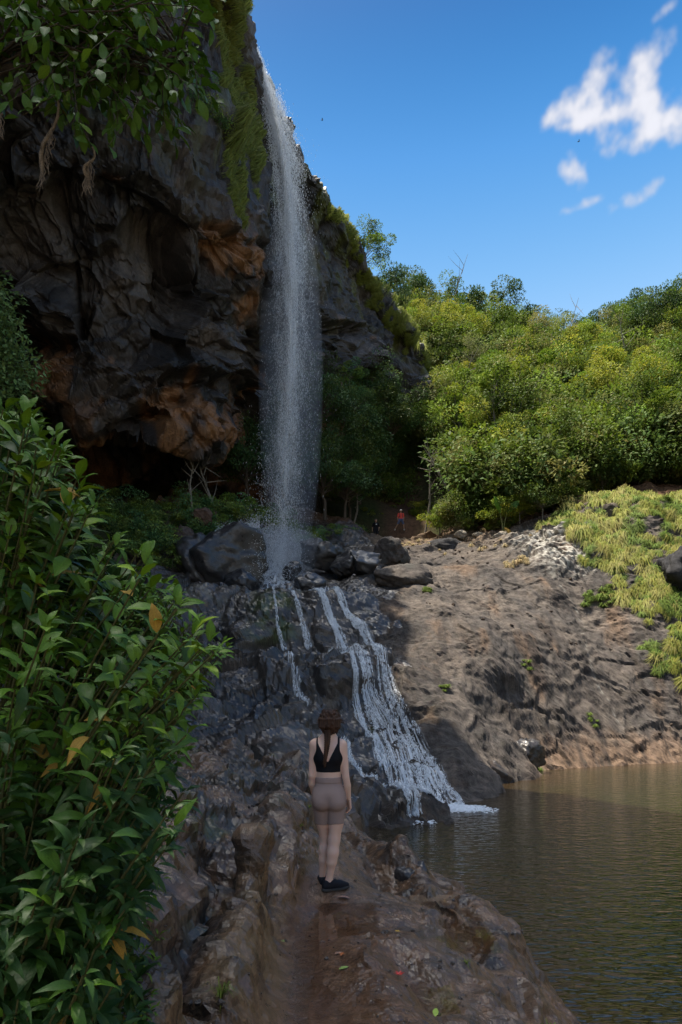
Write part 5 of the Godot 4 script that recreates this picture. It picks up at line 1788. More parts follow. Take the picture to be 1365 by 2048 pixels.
	for k in 15:
		var t := k / 14.0
		var y := lerpf(1.45, 1.165, t)
		var x := -0.005 - 0.022 * t + 0.006 * sin(t * 4.0)
		var z := lerpf(0.085, 0.106, sstep(0.0, 0.4, t)) - 0.004 * t
		var r := lerpf(0.026, 0.014, t)
		for s in [-1, 1]:
			var off: float = s * r * 0.55
			braid.append([Vector3(x + off, y + 0.012 + s * 0.004, z), Vector3(x + off * 0.2, y - 0.012 + s * 0.004, z + 0.006), r * 0.72, r * 0.5, 1.0, 0.003])
	braid.append([Vector3(-0.028, 1.17, 0.1), Vector3(-0.036, 1.13, 0.098), 0.011, 0.004, 1.0, 0.004])
	braid.append([Vector3(-0.028, 1.17, 0.1), Vector3(-0.024, 1.14, 0.102), 0.009, 0.004, 1.0, 0.004])
	part("braid", net(braid, 0.004, none), hair, hm)
	var strands := begin()
	for k in 140:
		var a := rng.randf_range(-1.7, 1.7)
		var p := Vector3(0.014 + sin(a) * 0.098, 1.54 + cos(a) * 0.085 * rng.randf_range(0.4, 1.05), rng.randf_range(-0.04, 0.07))
		var o := Vector3(sin(a), 0.3, 0.1) * rng.randf_range(0.012, 0.045) + Vector3(0.01, 0, 0)
		tube(strands, [p - o * 0.4, p + o * 0.6 + Vector3(0, -0.01, 0), p + o + Vector3(rng.randf_range(-0.01, 0.02), -0.035, 0)], [0.0012, 0.001, 0.0004], 3)
	part("loose_strand", strands.commit(), hair, hm)
	# trail shoes: upper, sole, collar
	var shoe_black := plain_mat("shoe_fabric", Color(0.012, 0.014, 0.02), 0.7, 0.3)
	var rubber := plain_mat("sole_rubber", Color(0.045, 0.045, 0.045), 0.8, 0.3)
	for s in [[Vector3(0.0, 0.0, 0.0), Vector3(0.88, 0, -0.47)], [Vector3(-0.058, 0.0, -0.11), Vector3(-0.25, 0, -0.97)]]:
		var at: Vector3 = s[0]
		var d: Vector3 = (s[1] as Vector3).normalized()
		var side := d.cross(Vector3.UP)
		var up := Vector3.UP
		var heel := at - d * 0.028 + up * 0.05
		var upper := [
			[heel, at + d * 0.05 + up * 0.055, 0.036, 0.04, 1.0, 0.03],
			[at - d * 0.02 + up * 0.08, at + d * 0.015 + up * 0.085, 0.035, 0.038, 1.0, 0.02],
			[at + d * 0.04 + up * 0.065, at + d * 0.12 + up * 0.045, 0.042, 0.034, 1.0, 0.03],
			[at + d * 0.12 + up * 0.042, at + d * 0.185 + up * 0.034, 0.04, 0.027, 1.0, 0.03],
		]
		var flat_cut := func(p: Vector3, q: float) -> float: return maxf(maxf(q, 0.022 - p.y), p.y - 0.105)
		var sh := part("shoe", net(upper, 0.007, flat_cut), shoe_black, w)
		var sole_bones := [
			[at - d * 0.032 + up * 0.018, at + d * 0.06 + up * 0.018, 0.037, 0.036, 1.0, 0.02],
			[at + d * 0.06 + up * 0.018, at + d * 0.14 + up * 0.018, 0.036, 0.044, 1.0, 0.02],
			[at + d * 0.14 + up * 0.018, at + d * 0.19 + up * 0.02, 0.044, 0.028, 1.0, 0.02],
		]
		var sole_cut := func(p: Vector3, q: float) -> float: return maxf(maxf(q, p.y - 0.03), -p.y)
		part("sole", net(sole_bones, 0.007, sole_cut), rubber, sh)
		for k in 3:
			var st := begin()
			var a := at + d * (0.075 + 0.016 * k) + up * (0.1 - 0.011 * k)
			tube(st, [a - side * 0.026 - up * 0.012, a + up * 0.004, a + side * 0.026 - up * 0.012], [0.0032, 0.0036, 0.0032], 5)
			part("lace", st.commit(), rubber, sh)
	var tie := begin()
	tube(tie, [Vector3(0.174, 0.85, -0.02), Vector3(0.2, 0.848, -0.008), Vector3(0.216, 0.846, -0.03)], [0.003, 0.003, 0.003], 5)
	part("bracelet", tie.commit(), plain_mat("bracelet_thread", Color(0.5, 0.48, 0.45), 0.5), w)

# two hikers far off by the path, seen from the front
func build_hiker(where: Vector3, turn: float, label: String, shirt: Color, pants: Color, cap: Variant, stride: float, height_m: float, pack: bool) -> void:
	var w := base("person", where)
	w.rotation.y = turn
	w.scale = Vector3.ONE * height_m / 1.75
	tag(w, label, "person")
	var skin := plain_mat("hiker_skin", Color(0.34, 0.2, 0.13), 0.6)
	var st := stride
	var trunk := [[Vector3(-0.07, 0.95, 0), Vector3(0.07, 0.95, 0), 0.12, 0.12, 0.85, 0.05], [Vector3(0, 1.0, 0), Vector3(0, 1.3, 0), 0.14, 0.16, 0.75, 0.06], [Vector3(-0.16, 1.4, 0), Vector3(0.16, 1.4, 0), 0.065, 0.065, 1.0, 0.06]]
	var legs := [[Vector3(-0.09, 0.9, 0), Vector3(-0.1 - st * 0.3, 0.5, 0.1 * st), 0.095, 0.06, 1.0, 0.03], [Vector3(-0.1 - st * 0.3, 0.5, 0.1 * st), Vector3(-0.11 - st * 0.7, 0.1, -0.1 * st), 0.058, 0.036, 1.0, 0.03], [Vector3(0.09, 0.9, 0), Vector3(0.11 + st * 0.2, 0.5, 0.05), 0.095, 0.06, 1.0, 0.03], [Vector3(0.11 + st * 0.2, 0.5, 0.05), Vector3(0.12 + st * 0.3, 0.1, 0.0), 0.058, 0.036, 1.0, 0.03]]
	var arms := [[Vector3(-0.2, 1.39, 0), Vector3(-0.27, 1.12, -0.02), 0.05, 0.04, 1.0, 0.03], [Vector3(-0.27, 1.12, -0.02), Vector3(-0.26, 0.87, 0.08), 0.038, 0.026, 1.0, 0.03], [Vector3(0.2, 1.39, 0), Vector3(0.26, 1.12, -0.03), 0.05, 0.04, 1.0, 0.03], [Vector3(0.26, 1.12, -0.03), Vector3(0.24, 0.9, 0.12), 0.038, 0.026, 1.0, 0.03]]
	var hands := hand_bones(Vector3(-0.26, 0.87, 0.08), Vector3(0, -0.95, 0.3).normalized(), Vector3(1, 0, 0), Vector3(0, 0, 1), 0.18) + hand_bones(Vector3(0.24, 0.9, 0.12), Vector3(0, -0.95, 0.3).normalized(), Vector3(-1, 0, 0), Vector3(0, 0, 1), 0.18)
	var head := [[Vector3(0, 1.42, 0), Vector3(0, 1.52, 0.01), 0.055, 0.055, 1.0, 0.03], [Vector3(0, 1.65, 0), Vector3(0, 1.63, 0.01), 0.092, 0.092, 1.1, 0.03], [Vector3(0, 1.6, 0.05), Vector3(0, 1.55, 0.07), 0.062, 0.04, 1.0, 0.04], [Vector3(0, 1.63, 0.11), Vector3(0, 1.6, 0.125), 0.012, 0.016, 1.0, 0.012]]
	var none = null
	part("body", join_meshes([net(trunk + legs + arms + head, 0.022, none), net(hands, 0.007, none)]), skin, w)
	var shirt_cut := func(p: Vector3, d: float) -> float: return maxf(maxf(d, 0.93 - p.y), p.y - 1.47)
	part("shirt", net(trunk + [arms[0], arms[2]], 0.022, shirt_cut, 0.014), plain_mat("shirt_" + label.left(30), shirt, 0.85, 0.2), w)
	var pants_cut := func(p: Vector3, d: float) -> float: return maxf(maxf(d, 0.5 - p.y), p.y - 0.98)
	part("shorts", net(trunk.slice(0, 2) + [legs[0], legs[2]], 0.022, pants_cut, 0.02), plain_mat("shorts_" + label.left(30), pants, 0.85, 0.2), w)
	var white := plain_mat("hiker_shoe", Color(0.62, 0.6, 0.58), 0.7)
	for k in [1, 3]:
		var a: Vector3 = legs[k][1]
		part("shoe", net([[Vector3(a.x, 0.05, a.z - 0.03), Vector3(a.x, 0.045, a.z + 0.17), 0.055, 0.042, 1.0, 0.02], [Vector3(a.x, 0.1, a.z), Vector3(a.x, 0.08, a.z + 0.05), 0.05, 0.045, 1.0, 0.03]], 0.015, none), white, w)
	if cap != null:
		var cm := plain_mat("cap_cloth", cap, 0.85)
		var brim_cut := func(p: Vector3, d: float) -> float: return maxf(d, 1.655 - p.y)
		var c := part("cap", net([[Vector3(0, 1.665, 0), Vector3(0, 1.66, 0.0), 0.108, 0.108, 1.1, 0.02]], 0.012, brim_cut), cm, w)
		part("brim", net([[Vector3(-0.05, 1.675, 0.12), Vector3(0.05, 1.675, 0.12), 0.05, 0.05, 1.2, 0.02]], 0.012, func(p: Vector3, d: float) -> float: return maxf(d, absf(p.y - 1.675) - 0.014)), cm, c)
	else:
		part("hair", net([[Vector3(0, 1.68, -0.01), Vector3(0, 1.66, -0.02), 0.1, 0.1, 1.08, 0.02]], 0.012, func(p: Vector3, d: float) -> float: return maxf(d, 1.64 + p.z * 0.5 - p.y)), plain_mat("dark_hair", Color(0.02, 0.015, 0.012), 0.6), w)
	if pack:
		var straps := begin()
		for s in [-1, 1]:
			tube(straps, [Vector3(s * 0.1, 1.46, -0.06), Vector3(s * 0.1, 1.45, 0.08), Vector3(s * 0.11, 1.3, 0.14), Vector3(s * 0.13, 1.1, 0.11)], [0.02, 0.022, 0.02, 0.016], 6)
		part("backpack_strap", straps.commit(), plain_mat("strap_cloth", Color(0.03, 0.03, 0.035), 0.8), w)
	else:
		var print_shape := BoxMesh.new()
		print_shape.size = Vector3(0.09, 0.07, 0.004)
		part("chest_print", print_shape, plain_mat("print_white", Color(0.6, 0.6, 0.6), 0.8), w, Transform3D(Basis(Vector3.RIGHT, -0.1), Vector3(0.05, 1.3, 0.139)))

func build_people() -> void:
	build_woman()
	var a := surface(5.0, -57.0)
	build_hiker(a + Vector3(0, 0.02, 0), 0.1, "hiker in a red shirt and white cap striding on the earth path", Color(0.75, 0.1, 0.075), Color(0.1, 0.12, 0.2), Color(0.75, 0.73, 0.68), 0.55, 1.74, true)
	var b := surface(2.75, -54.0)
	build_hiker(b + Vector3(0, 0.02, 0), -0.15, "hiker in a black shirt and dark shorts beside the boulders", Color(0.012, 0.012, 0.014), Color(0.015, 0.016, 0.02), null, 0.1, 1.76, false)

# ---------------------------------------------------------------- near foliage: every large leaf is a piece of its own
func vein_texture() -> ImageTexture:
	var w := 96
	var h := 192
	var im := Image.create(w, h, false, Image.FORMAT_RGB8)
	var n := make_noise(FastNoiseLite.FRACTAL_FBM, 0.06, 61, 3)
	for y in h:
		for x in w:
			var u := absf(x / (w - 1.0) - 0.5) * 2.0
			var v := y / (h - 1.0)
			var mid := sstep(0.07, 0.02, u * (0.6 + v * 0.4))
			# side veins curve forward from the midrib
			var s := v * 9.0 - u * 2.3 + 0.6 * u * u
			var vein := sstep(0.13, 0.02, absf(s - roundf(s))) * sstep(1.0, 0.5, u)
			var tone := 0.84 + 0.1 * n.get_noise_2d(x, y) + 0.06 * absf(s - roundf(s))
			var c := Color(tone, tone, tone)
			c = c.lerp(Color(0.75, 0.6, 0.35), 0.8 * sstep(0.33, 0.42, n.get_noise_2d(x * 2.2 + 300, y * 2.2)))
			c = c.lerp(Color(1.0, 1.0, 0.92), 0.65 * mid + 0.16 * vein)
			im.set_pixel(x, y, c)
	return ImageTexture.create_from_image(im)

# a blade of unit length along +Z from its stalk, face up +Y: tapering outline, folded along the midrib, drooping to a drawn-out tip
func big_leaf(width: float, droop: float, fold: float, twist: float, widest: float, saw: float) -> ArrayMesh:
	var v := PackedVector3Array()
	var uv := PackedVector2Array()
	var idx := PackedInt32Array()
	var rows := 9
	for k in rows:
		var t := k / (rows - 1.0)
		var s := pow(t, log(0.5) / log(widest))
		var half := width * 0.5 * pow(sin(PI * s), 0.85) * (1.0 - 0.25 * t * t)
		if k == 0: half = 0.012
		if k == rows - 1: half = 0.0
		var y := 0.1 * sin(t * PI * 0.6) - droop * t * t
		var z := t * (1.0 - 0.25 * droop * t)
		var roll := twist * t
		for side in [-1.0, 0.0, 1.0]:
			var jag: float = 1.0 + saw * (0.5 if k % 2 == 1 else -0.5)
			var o := Vector3(side * half * jag * cos(fold), absf(side) * half * sin(fold) + 0.012 * sin(t * 17.0 + side) * absf(side), 0)
			o = o.rotated(Vector3(0, 0, 1), roll)
			v.append(Vector3(0, y, z) + o)
			uv.append(Vector2(0.5 + side * 0.5, t))
	for k in rows - 1:
		for c in 2:
			var a := k * 3 + c
			idx.append_array([a, a + 3, a + 1, a + 1, a + 3, a + 4])
	var n := PackedVector3Array()
	n.resize(v.size())
	for k in range(0, idx.size(), 3):
		var f := (v[idx[k + 2]] - v[idx[k]]).cross(v[idx[k + 1]] - v[idx[k]])
		for j in 3: n[idx[k + j]] += f
	if n[4].y < 0.0:
		for k in range(0, idx.size(), 3):
			var sw := idx[k + 1]
			idx[k + 1] = idx[k + 2]
			idx[k + 2] = sw
		for k in n.size(): n[k] = -n[k]
	for k in n.size(): n[k] = n[k].normalized()
	return array_mesh(v, n, PackedColorArray(), idx, uv)

func blade_mat(called: String, tint: Color, rough: float, glow: float) -> StandardMaterial3D:
	var m := StandardMaterial3D.new()
	m.resource_name = called
	m.albedo_color = tint.linear_to_srgb()
	m.albedo_texture = tex.veins
	m.roughness = rough + 0.06
	m.metallic_specular = 0.3
	m.backlight_enabled = true
	m.backlight = Color(glow, glow, glow * 0.8)
	m.heightmap_enabled = true
	m.heightmap_texture = tex.veins
	m.heightmap_scale = -0.12
	mats[called] = m
	return m

func facing(along: Vector3, face: Vector3, scale: float) -> Basis:
	var z := along.normalized()
	var x := face.cross(z).normalized()
	var y := z.cross(x)
	return Basis(x * scale, y * scale, z * scale)

class Sprig:
	var at := []
	var tone := []

# a shrub of leafy stems that end at the given tips; how: leaf length, pairs, gap between pairs, looks
func leafy_shrub(called: String, root: Vector3, tips: Array, how: Dictionary, label: String) -> Node3D:
	var o := base(called, root)
	tag(o, label, "shrub")
	var wood := begin()
	var blades := []
	for tip in tips:
		var t: Vector3 = tip - root
		var bow := Vector3(t.x * 0.25, t.y * 0.62, t.z * 0.3)
		if how.has("bow"): bow = Vector3(t.x * 0.5, t.y * 0.5, t.z * 0.5) + how.bow
		var pts := []
		for k in 9:
			var f := k / 8.0
			pts.append(Vector3.ZERO.lerp(bow, f).lerp(bow.lerp(t, f), f) + ball() * 0.012)
		var len := t.length()
		tube(wood, pts, [0.009, 0.0085, 0.008, 0.007, 0.006, 0.005, 0.004, 0.003, 0.002], 5, Color(0.09, 0.1, 0.04))
		var gap: float = how.gap
		var n: int = how.pairs
		var turn := rng.randf() * PI
		for k in n:
			var f := 1.0 - k * gap / len
			if f < 0.2: break
			var u := f * 8.0
			var i := mini(int(u), 7)
			var p: Vector3 = pts[i].lerp(pts[i + 1], u - i)
			var dir: Vector3 = (pts[i + 1] - pts[i]).normalized()
			turn += PI * 0.5 + rng.randf_range(-0.3, 0.3)
			var a := dir.cross(Vector3.UP).normalized().rotated(dir, turn)
			for s in ([-1.0, 1.0] if k > 0 else [-1.0, 1.0, 0.2]):
				if rng.randf() < how.get("missing", 0.12): continue
				var young := clampf(1.0 - k / 3.0, 0.0, 1.0)
				var along: Vector3 = a * s + dir * lerpf(0.35, 0.9, young) + Vector3(0, rng.randf_range(-0.45, 0.15), 0) + ball() * 0.25
				along = along.normalized()
				var face := (Vector3(0, 1, 0) + dir * 0.3 + Vector3(0.15, 0, 0.35) + ball() * 0.45).normalized()
				var size: float = how.leaf * rng.randf_range(0.55, 1.25) * lerpf(1.0, 0.68, young)
				blades.append([p + along * 0.01, along, face, size, young])
	part("stem", wood.commit(), mats.stem, o)
	# the leaves that show largest are pieces of their own, the rest one mass
	for k in range(blades.size() - 1, 0, -1):
		var j := rng.randi() % (k + 1)
		var sw = blades[k]
		blades[k] = blades[j]
		blades[j] = sw
	var eye := Vector3(0, EYE_HEIGHT, 0)
	blades.sort_custom(func(x, y): return (x[0] + root - eye).length() / x[3] < (y[0] + root - eye).length() / y[3])
	var rest := begin()
	for k in blades.size():
		var b: Array = blades[k]
		var xf := Transform3D(facing(b[1], b[2], b[3]), b[0])
		var shape: Mesh = how.shapes[rng.randi() % how.shapes.size()]
		if k < 290:
			var r := rng.randf()
			var looks: Array = how.looks
			var m: Material = looks[0] if b[4] > 0.6 and r < 0.5 else mats.leaf_dead if r > 0.975 else looks[1 + rng.randi() % (looks.size() - 1)]
			part("leaf", shape, m, o, xf)
		else:
			rest.append_from(shape, 0, xf)
	if blades.size() > 290: part("foliage", rest.commit(), how.looks[1], o).set_meta("kind", "stuff")
	return o

# how far to the right the bush reaches at each height of the view, and points inside that outline
const BUSH_EDGE := [[780, 40], [830, 120], [880, 150], [950, 185], [1000, 215], [1060, 245], [1120, 330], [1180, 385], [1240, 410], [1290, 470], [1340, 440], [1400, 400], [1450, 400], [1500, 385], [1560, 395], [1610, 375], [1690, 355], [1740, 300], [1800, 285], [1850, 320], [1920, 300], [1990, 300], [2060, 300]]

func bush_edge(py: float) -> float:
	for k in BUSH_EDGE.size() - 1:
		if py <= BUSH_EDGE[k + 1][0]:
			return lerpf(BUSH_EDGE[k][1], BUSH_EDGE[k + 1][1], clampf((py - BUSH_EDGE[k][0]) / (BUSH_EDGE[k + 1][0] - BUSH_EDGE[k][0]), 0, 1))
	return 300.0

func bush_tips(n: int, lo: float, hi: float, near: float, far: float) -> Array:
	var out := []
	for k in n:
		var py := lerpf(lo, hi, (k + rng.randf()) / n)
		var reach := 1.0 - 1.15 * pow(rng.randf(), 1.6)
		var depth := lerpf(near, far, rng.randf())
		out.append(spot(bush_edge(py) * reach - 25.0, py + 12.0, depth))
	return out

func build_bush() -> void:
	tex.veins = vein_texture()
	blade_mat("leaf_young", Color(0.19, 0.32, 0.022), 0.42, 0.55)
	blade_mat("leaf_fresh", Color(0.1, 0.215, 0.016), 0.4, 0.5)
	blade_mat("leaf_green", Color(0.058, 0.14, 0.016), 0.38, 0.42)
	blade_mat("leaf_deep", Color(0.034, 0.085, 0.018), 0.36, 0.35)
	blade_mat("leaf_dead", Color(0.42, 0.27, 0.05), 0.6, 0.5)
	blade_mat("leaf_tree", Color(0.075, 0.17, 0.018), 0.4, 0.7)
	blade_mat("leaf_tree_pale", Color(0.14, 0.26, 0.022), 0.42, 0.8)
	var wide := []
	var slim := []
	var oval := []
	for k in 6:
		wide.append(big_leaf(rng.randf_range(0.38, 0.48), rng.randf_range(0.05, 0.4), rng.randf_range(0.12, 0.4), rng.randf_range(-0.35, 0.35), rng.randf_range(0.42, 0.5), 0.05))
		slim.append(big_leaf(rng.randf_range(0.26, 0.34), rng.randf_range(0.15, 0.6), rng.randf_range(0.15, 0.45), rng.randf_range(-0.4, 0.4), rng.randf_range(0.4, 0.48), 0.08))
		oval.append(big_leaf(rng.randf_range(0.48, 0.58), rng.randf_range(0.0, 0.25), rng.randf_range(0.08, 0.3), rng.randf_range(-0.3, 0.3), rng.randf_range(0.5, 0.58), 0.0))
	var green := [mats.leaf_young, mats.leaf_fresh, mats.leaf_green, mats.leaf_green, mats.leaf_deep]
	var cool := [mats.leaf_fresh, mats.leaf_deep, mats.leaf_deep, mats.leaf_green]
	leafy_shrub("broad_leaved_shrub", Vector3(-1.5, 1.6, -2.6), bush_tips(92, 800, 1190, 1.8, 2.7), {"leaf": 0.094, "gap": 0.05, "pairs": 8, "shapes": wide + slim.slice(0, 2), "looks": green}, "upper shrub with broad fresh green pointed leaves at the left edge below the cave")
	leafy_shrub("broad_leaved_shrub", Vector3(-1.3, 1.5, -2.3), bush_tips(88, 1150, 1520, 1.55, 2.4), {"leaf": 0.09, "gap": 0.048, "pairs": 8, "shapes": wide + slim, "looks": green}, "middle shrub whose long sprays of leaves reach out over the dark rock")
	leafy_shrub("broad_leaved_shrub", Vector3(-1.0, 1.3, -1.9), bush_tips(80, 1470, 1830, 1.4, 2.1), {"leaf": 0.098, "gap": 0.052, "pairs": 8, "shapes": slim + wide.slice(0, 2), "looks": cool}, "lower shrub with drooping dark green veined leaves")
	leafy_shrub("broad_leaved_shrub", Vector3(-0.95, 1.1, -1.8), bush_tips(66, 1780, 2070, 1.35, 1.9), {"leaf": 0.088, "gap": 0.048, "pairs": 8, "shapes": slim, "looks": cool}, "lowest shrub of narrow green leaves in the bottom left corner")
	# finer weeds and grass at the edge of the rock
	var weed := []
	for s in [[305, 1740], [330, 1760], [300, 1830], [322, 1870], [290, 1900], [312, 1930], [270, 1960], [300, 1990], [318, 2020], [280, 2040], [345, 1600], [352, 1618]]:
		weed.append(spot(s[0] - 6, s[1], rng.randf_range(2.3, 2.7)))
	leafy_shrub("fine_leaved_weed", Vector3(-0.95, 1.55, -2.5), weed, {"leaf": 0.05, "gap": 0.022, "pairs": 9, "shapes": slim, "looks": [mats.leaf_young, mats.leaf_young, mats.leaf_fresh]}, "fine leaved light green weed fringing the lowest shrub beside the rock")
	var sprigs := []
	for k in 34:
		var py := rng.randf_range(1170, 1600)
		sprigs.append(spot(bush_edge(py) * rng.randf_range(0.72, 1.02) - 18.0, py + rng.randf_range(-10, 10), rng.randf_range(1.9, 2.6)))
	leafy_shrub("fine_leaved_shrub", Vector3(-1.15, 1.5, -2.5), sprigs, {"leaf": 0.045, "gap": 0.022, "pairs": 10, "shapes": slim + oval.slice(0, 2), "looks": [mats.leaf_young, mats.leaf_fresh, mats.leaf_green]}, "twiggy small leaved sprays growing through the edge of the middle shrub")
	# darker leaves deep inside the thicket
	var deep := Leaves.new()
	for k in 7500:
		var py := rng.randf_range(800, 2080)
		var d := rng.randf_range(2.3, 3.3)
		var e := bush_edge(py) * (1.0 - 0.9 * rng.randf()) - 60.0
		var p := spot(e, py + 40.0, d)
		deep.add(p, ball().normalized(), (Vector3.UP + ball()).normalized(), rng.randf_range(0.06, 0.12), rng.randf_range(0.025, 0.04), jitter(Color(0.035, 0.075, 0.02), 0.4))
	var t := part("thicket", deep.mesh(), mats.shade_leaf, self)
	tag(t, "dark tangle of leaves inside the thicket behind the near shrubs", "thicket", "", "stuff")
	# tree whose bough hangs into the top left corner
	var root := Vector3(-4.3, 2.2, -3.0)
	var tree := base("overhanging_tree", root)
	tag(tree, "tree whose dark leafy bough hangs into the top left corner", "tree")
	var trunk := begin()
	tube(trunk, [Vector3(0, -0.5, 0), Vector3(0.1, 1.2, -0.1), Vector3(0.1, 2.6, -0.5), Vector3(0.5, 3.9, -0.9), Vector3(1.2, 4.6, -1.1)], [0.16, 0.13, 0.11, 0.085, 0.05], 10, Color(0.1, 0.08, 0.06))
	part("trunk", trunk.commit(), mats.bark, tree)
	var bough := begin()
	var limb := [spot(-260, 60, 4.0), spot(-60, 150, 4.0), spot(60, 130, 4.0), spot(170, 108, 4.05), spot(250, 122, 4.1), spot(330, 150, 4.1), spot(395, 120, 4.1)]
	for k in limb.size(): limb[k] -= root
	limb.push_front(Vector3(1.2, 4.6, -1.1))
	tube(bough, limb, [0.05, 0.045, 0.038, 0.03, 0.022, 0.015, 0.009, 0.004], 7, Color(0.07, 0.06, 0.05))
	part("bough", bough.commit(), mats.bark, tree)
	var twigs := begin()
	var leaves := []
	for k in 170:
		var from: Vector3 = along_vec(limb, rng.randf_range(0.25, 1.0))
		var px := rng.randf_range(-60, 440)
		var most := 300.0 if px < 380 else 210.0
		if px < 110: most = 240.0
		if px > 200 and px < 300: most = 335.0
		var to := spot(px, rng.randf_range(-40, most), rng.randf_range(3.5, 4.7)) - root
		var pts := []
		for j in 6:
			var f := j / 5.0
			pts.append(from.lerp(to, f) + Vector3(0, 0.25 * sin(f * PI) * rng.randf_range(0.3, 1.0), 0) + ball() * 0.02)
		tube(twigs, pts, [0.008, 0.007, 0.0055, 0.0045, 0.003, 0.0015], 4, Color(0.08, 0.07, 0.05))
		for j in 9:
			var f := 1.0 - j * 0.075
			var u := f * 5.0
			var i := mini(int(u), 4)
			var p: Vector3 = pts[i].lerp(pts[i + 1], u - i)
			var dir: Vector3 = (pts[i + 1] - pts[i]).normalized()
			var along := (dir * 0.6 + ball() * 0.9 + Vector3(0.1, -0.35, 0)).normalized()
			leaves.append([p, along, (Vector3.UP + ball() * 0.9 + Vector3(0, 0, 0.3)).normalized(), rng.randf_range(0.075, 0.12)])
	part("twig", twigs.commit(), mats.bark, tree)
	var rest := begin()
	for k in leaves.size():
		var b: Array = leaves[k]
		var xf := Transform3D(facing(b[1], b[2], b[3]), b[0])
		var shape: Mesh = oval[rng.randi() % oval.size()]
		if k % 5 == 0 and k / 5 < 290: part("leaf", shape, mats.leaf_tree if rng.randf() < 0.6 else mats.leaf_tree_pale if rng.randf() < 0.97 else mats.leaf_dead, tree, xf)
		else: rest.append_from(shape, 0, xf)
	part("foliage", rest.commit(), mats.leaf_tree, tree).set_meta("kind", "stuff")
	# dead shreds that hang from the bough
	for s in [[118, 190, 80, 352, 0.013], [186, 295, 172, 358, 0.01], [2, 215, -4, 245, 0.008]]:
		var st := begin()
		var a := spot(s[0], s[1], 4.0) - root
		var b := spot(s[2], s[3], 4.0) - root
		var pts := []
		var radii := []
		for j in 9:
			var f := j / 8.0
			pts.append(a.lerp(b, f) + Vector3(0.02 * sin(f * 7.0), 0, 0.01 * cos(f * 9.0)))
			radii.append(s[4] * (0.5 + 0.7 * f) * (1.0 if j < 8 else 0.2))
		tube(st, pts, radii, 6, Color(0.24, 0.2, 0.15))
		for j in 26:
			var f := rng.randf_range(0.35, 1.0)
			var p := a.lerp(b, f)
			tube(st, [p, p + Vector3(rng.randf_range(-0.03, 0.03), -0.05, 0.0), p + Vector3(rng.randf_range(-0.04, 0.04), -0.11, 0.0)], [0.004, 0.003, 0.0008], 3, Color(0.2, 0.17, 0.13))
		part("hanging_shred", st.commit(), mats.bark, tree)
	# bushy tree between the cliff and the near shrubs
	for s in [[-30, 700, 7.5, 1.0, "dense small leaved bush against the cliff at the left edge, below the overhanging bough"]]:
		var at := spot(s[0], s[1], s[2])
		var g := Vector3(at.x - 0.9, height(at.x - 0.9, at.z), at.z)
		var o := base("small_leaved_tree", g)
		tag(o, s[4], "tree")
		var st := begin()
		var lv := Leaves.new()
		var crown := at - g
		tube(st, [Vector3(0, -0.3, 0), Vector3(0.1, crown.y * 0.4, 0), Vector3(0.3, crown.y * 0.75, 0.05), crown], [0.09, 0.075, 0.055, 0.02], 7, Color(0.1, 0.08, 0.06))
		for k in 46:
			var q := ball()
			# lobes: upper tuft, wide lower skirt that tapers to the right
			var f := rng.randf()
			var centre := crown + Vector3(q.x * 0.32, lerpf(-0.62, 0.95, f), q.z * 0.4) + Vector3(0.42 * sstep(0.55, 0.0, absf(f - 0.22)) - 0.12, 0, 0)
			tube(st, [crown * 0.8, crown.lerp(centre, 0.5), centre], [0.02, 0.012, 0.004], 4, Color(0.1, 0.08, 0.06))
			for l in 110:
				var w := ball() * 0.24
				lv.add(centre + w, (w * 3.0 + ball() + Vector3(0.2, -0.3, 0.2)).normalized(), (Vector3.UP + ball() * 0.8 + Vector3(0, 0, 0.4)).normalized(), rng.randf_range(0.05, 0.085), rng.randf_range(0.03, 0.042), jitter(Color(0.1, 0.17, 0.055), 0.35))
		part("trunk", st.commit(), mats.bark, o)
		part("crown", lv.mesh(), mats.shade_leaf, o)

func along_vec(pts: Array, t: float) -> Vector3:
	var u := clampf(t, 0, 0.9999) * (pts.size() - 1)
	var i := int(u)
	return pts[i].lerp(pts[i + 1], u - i)

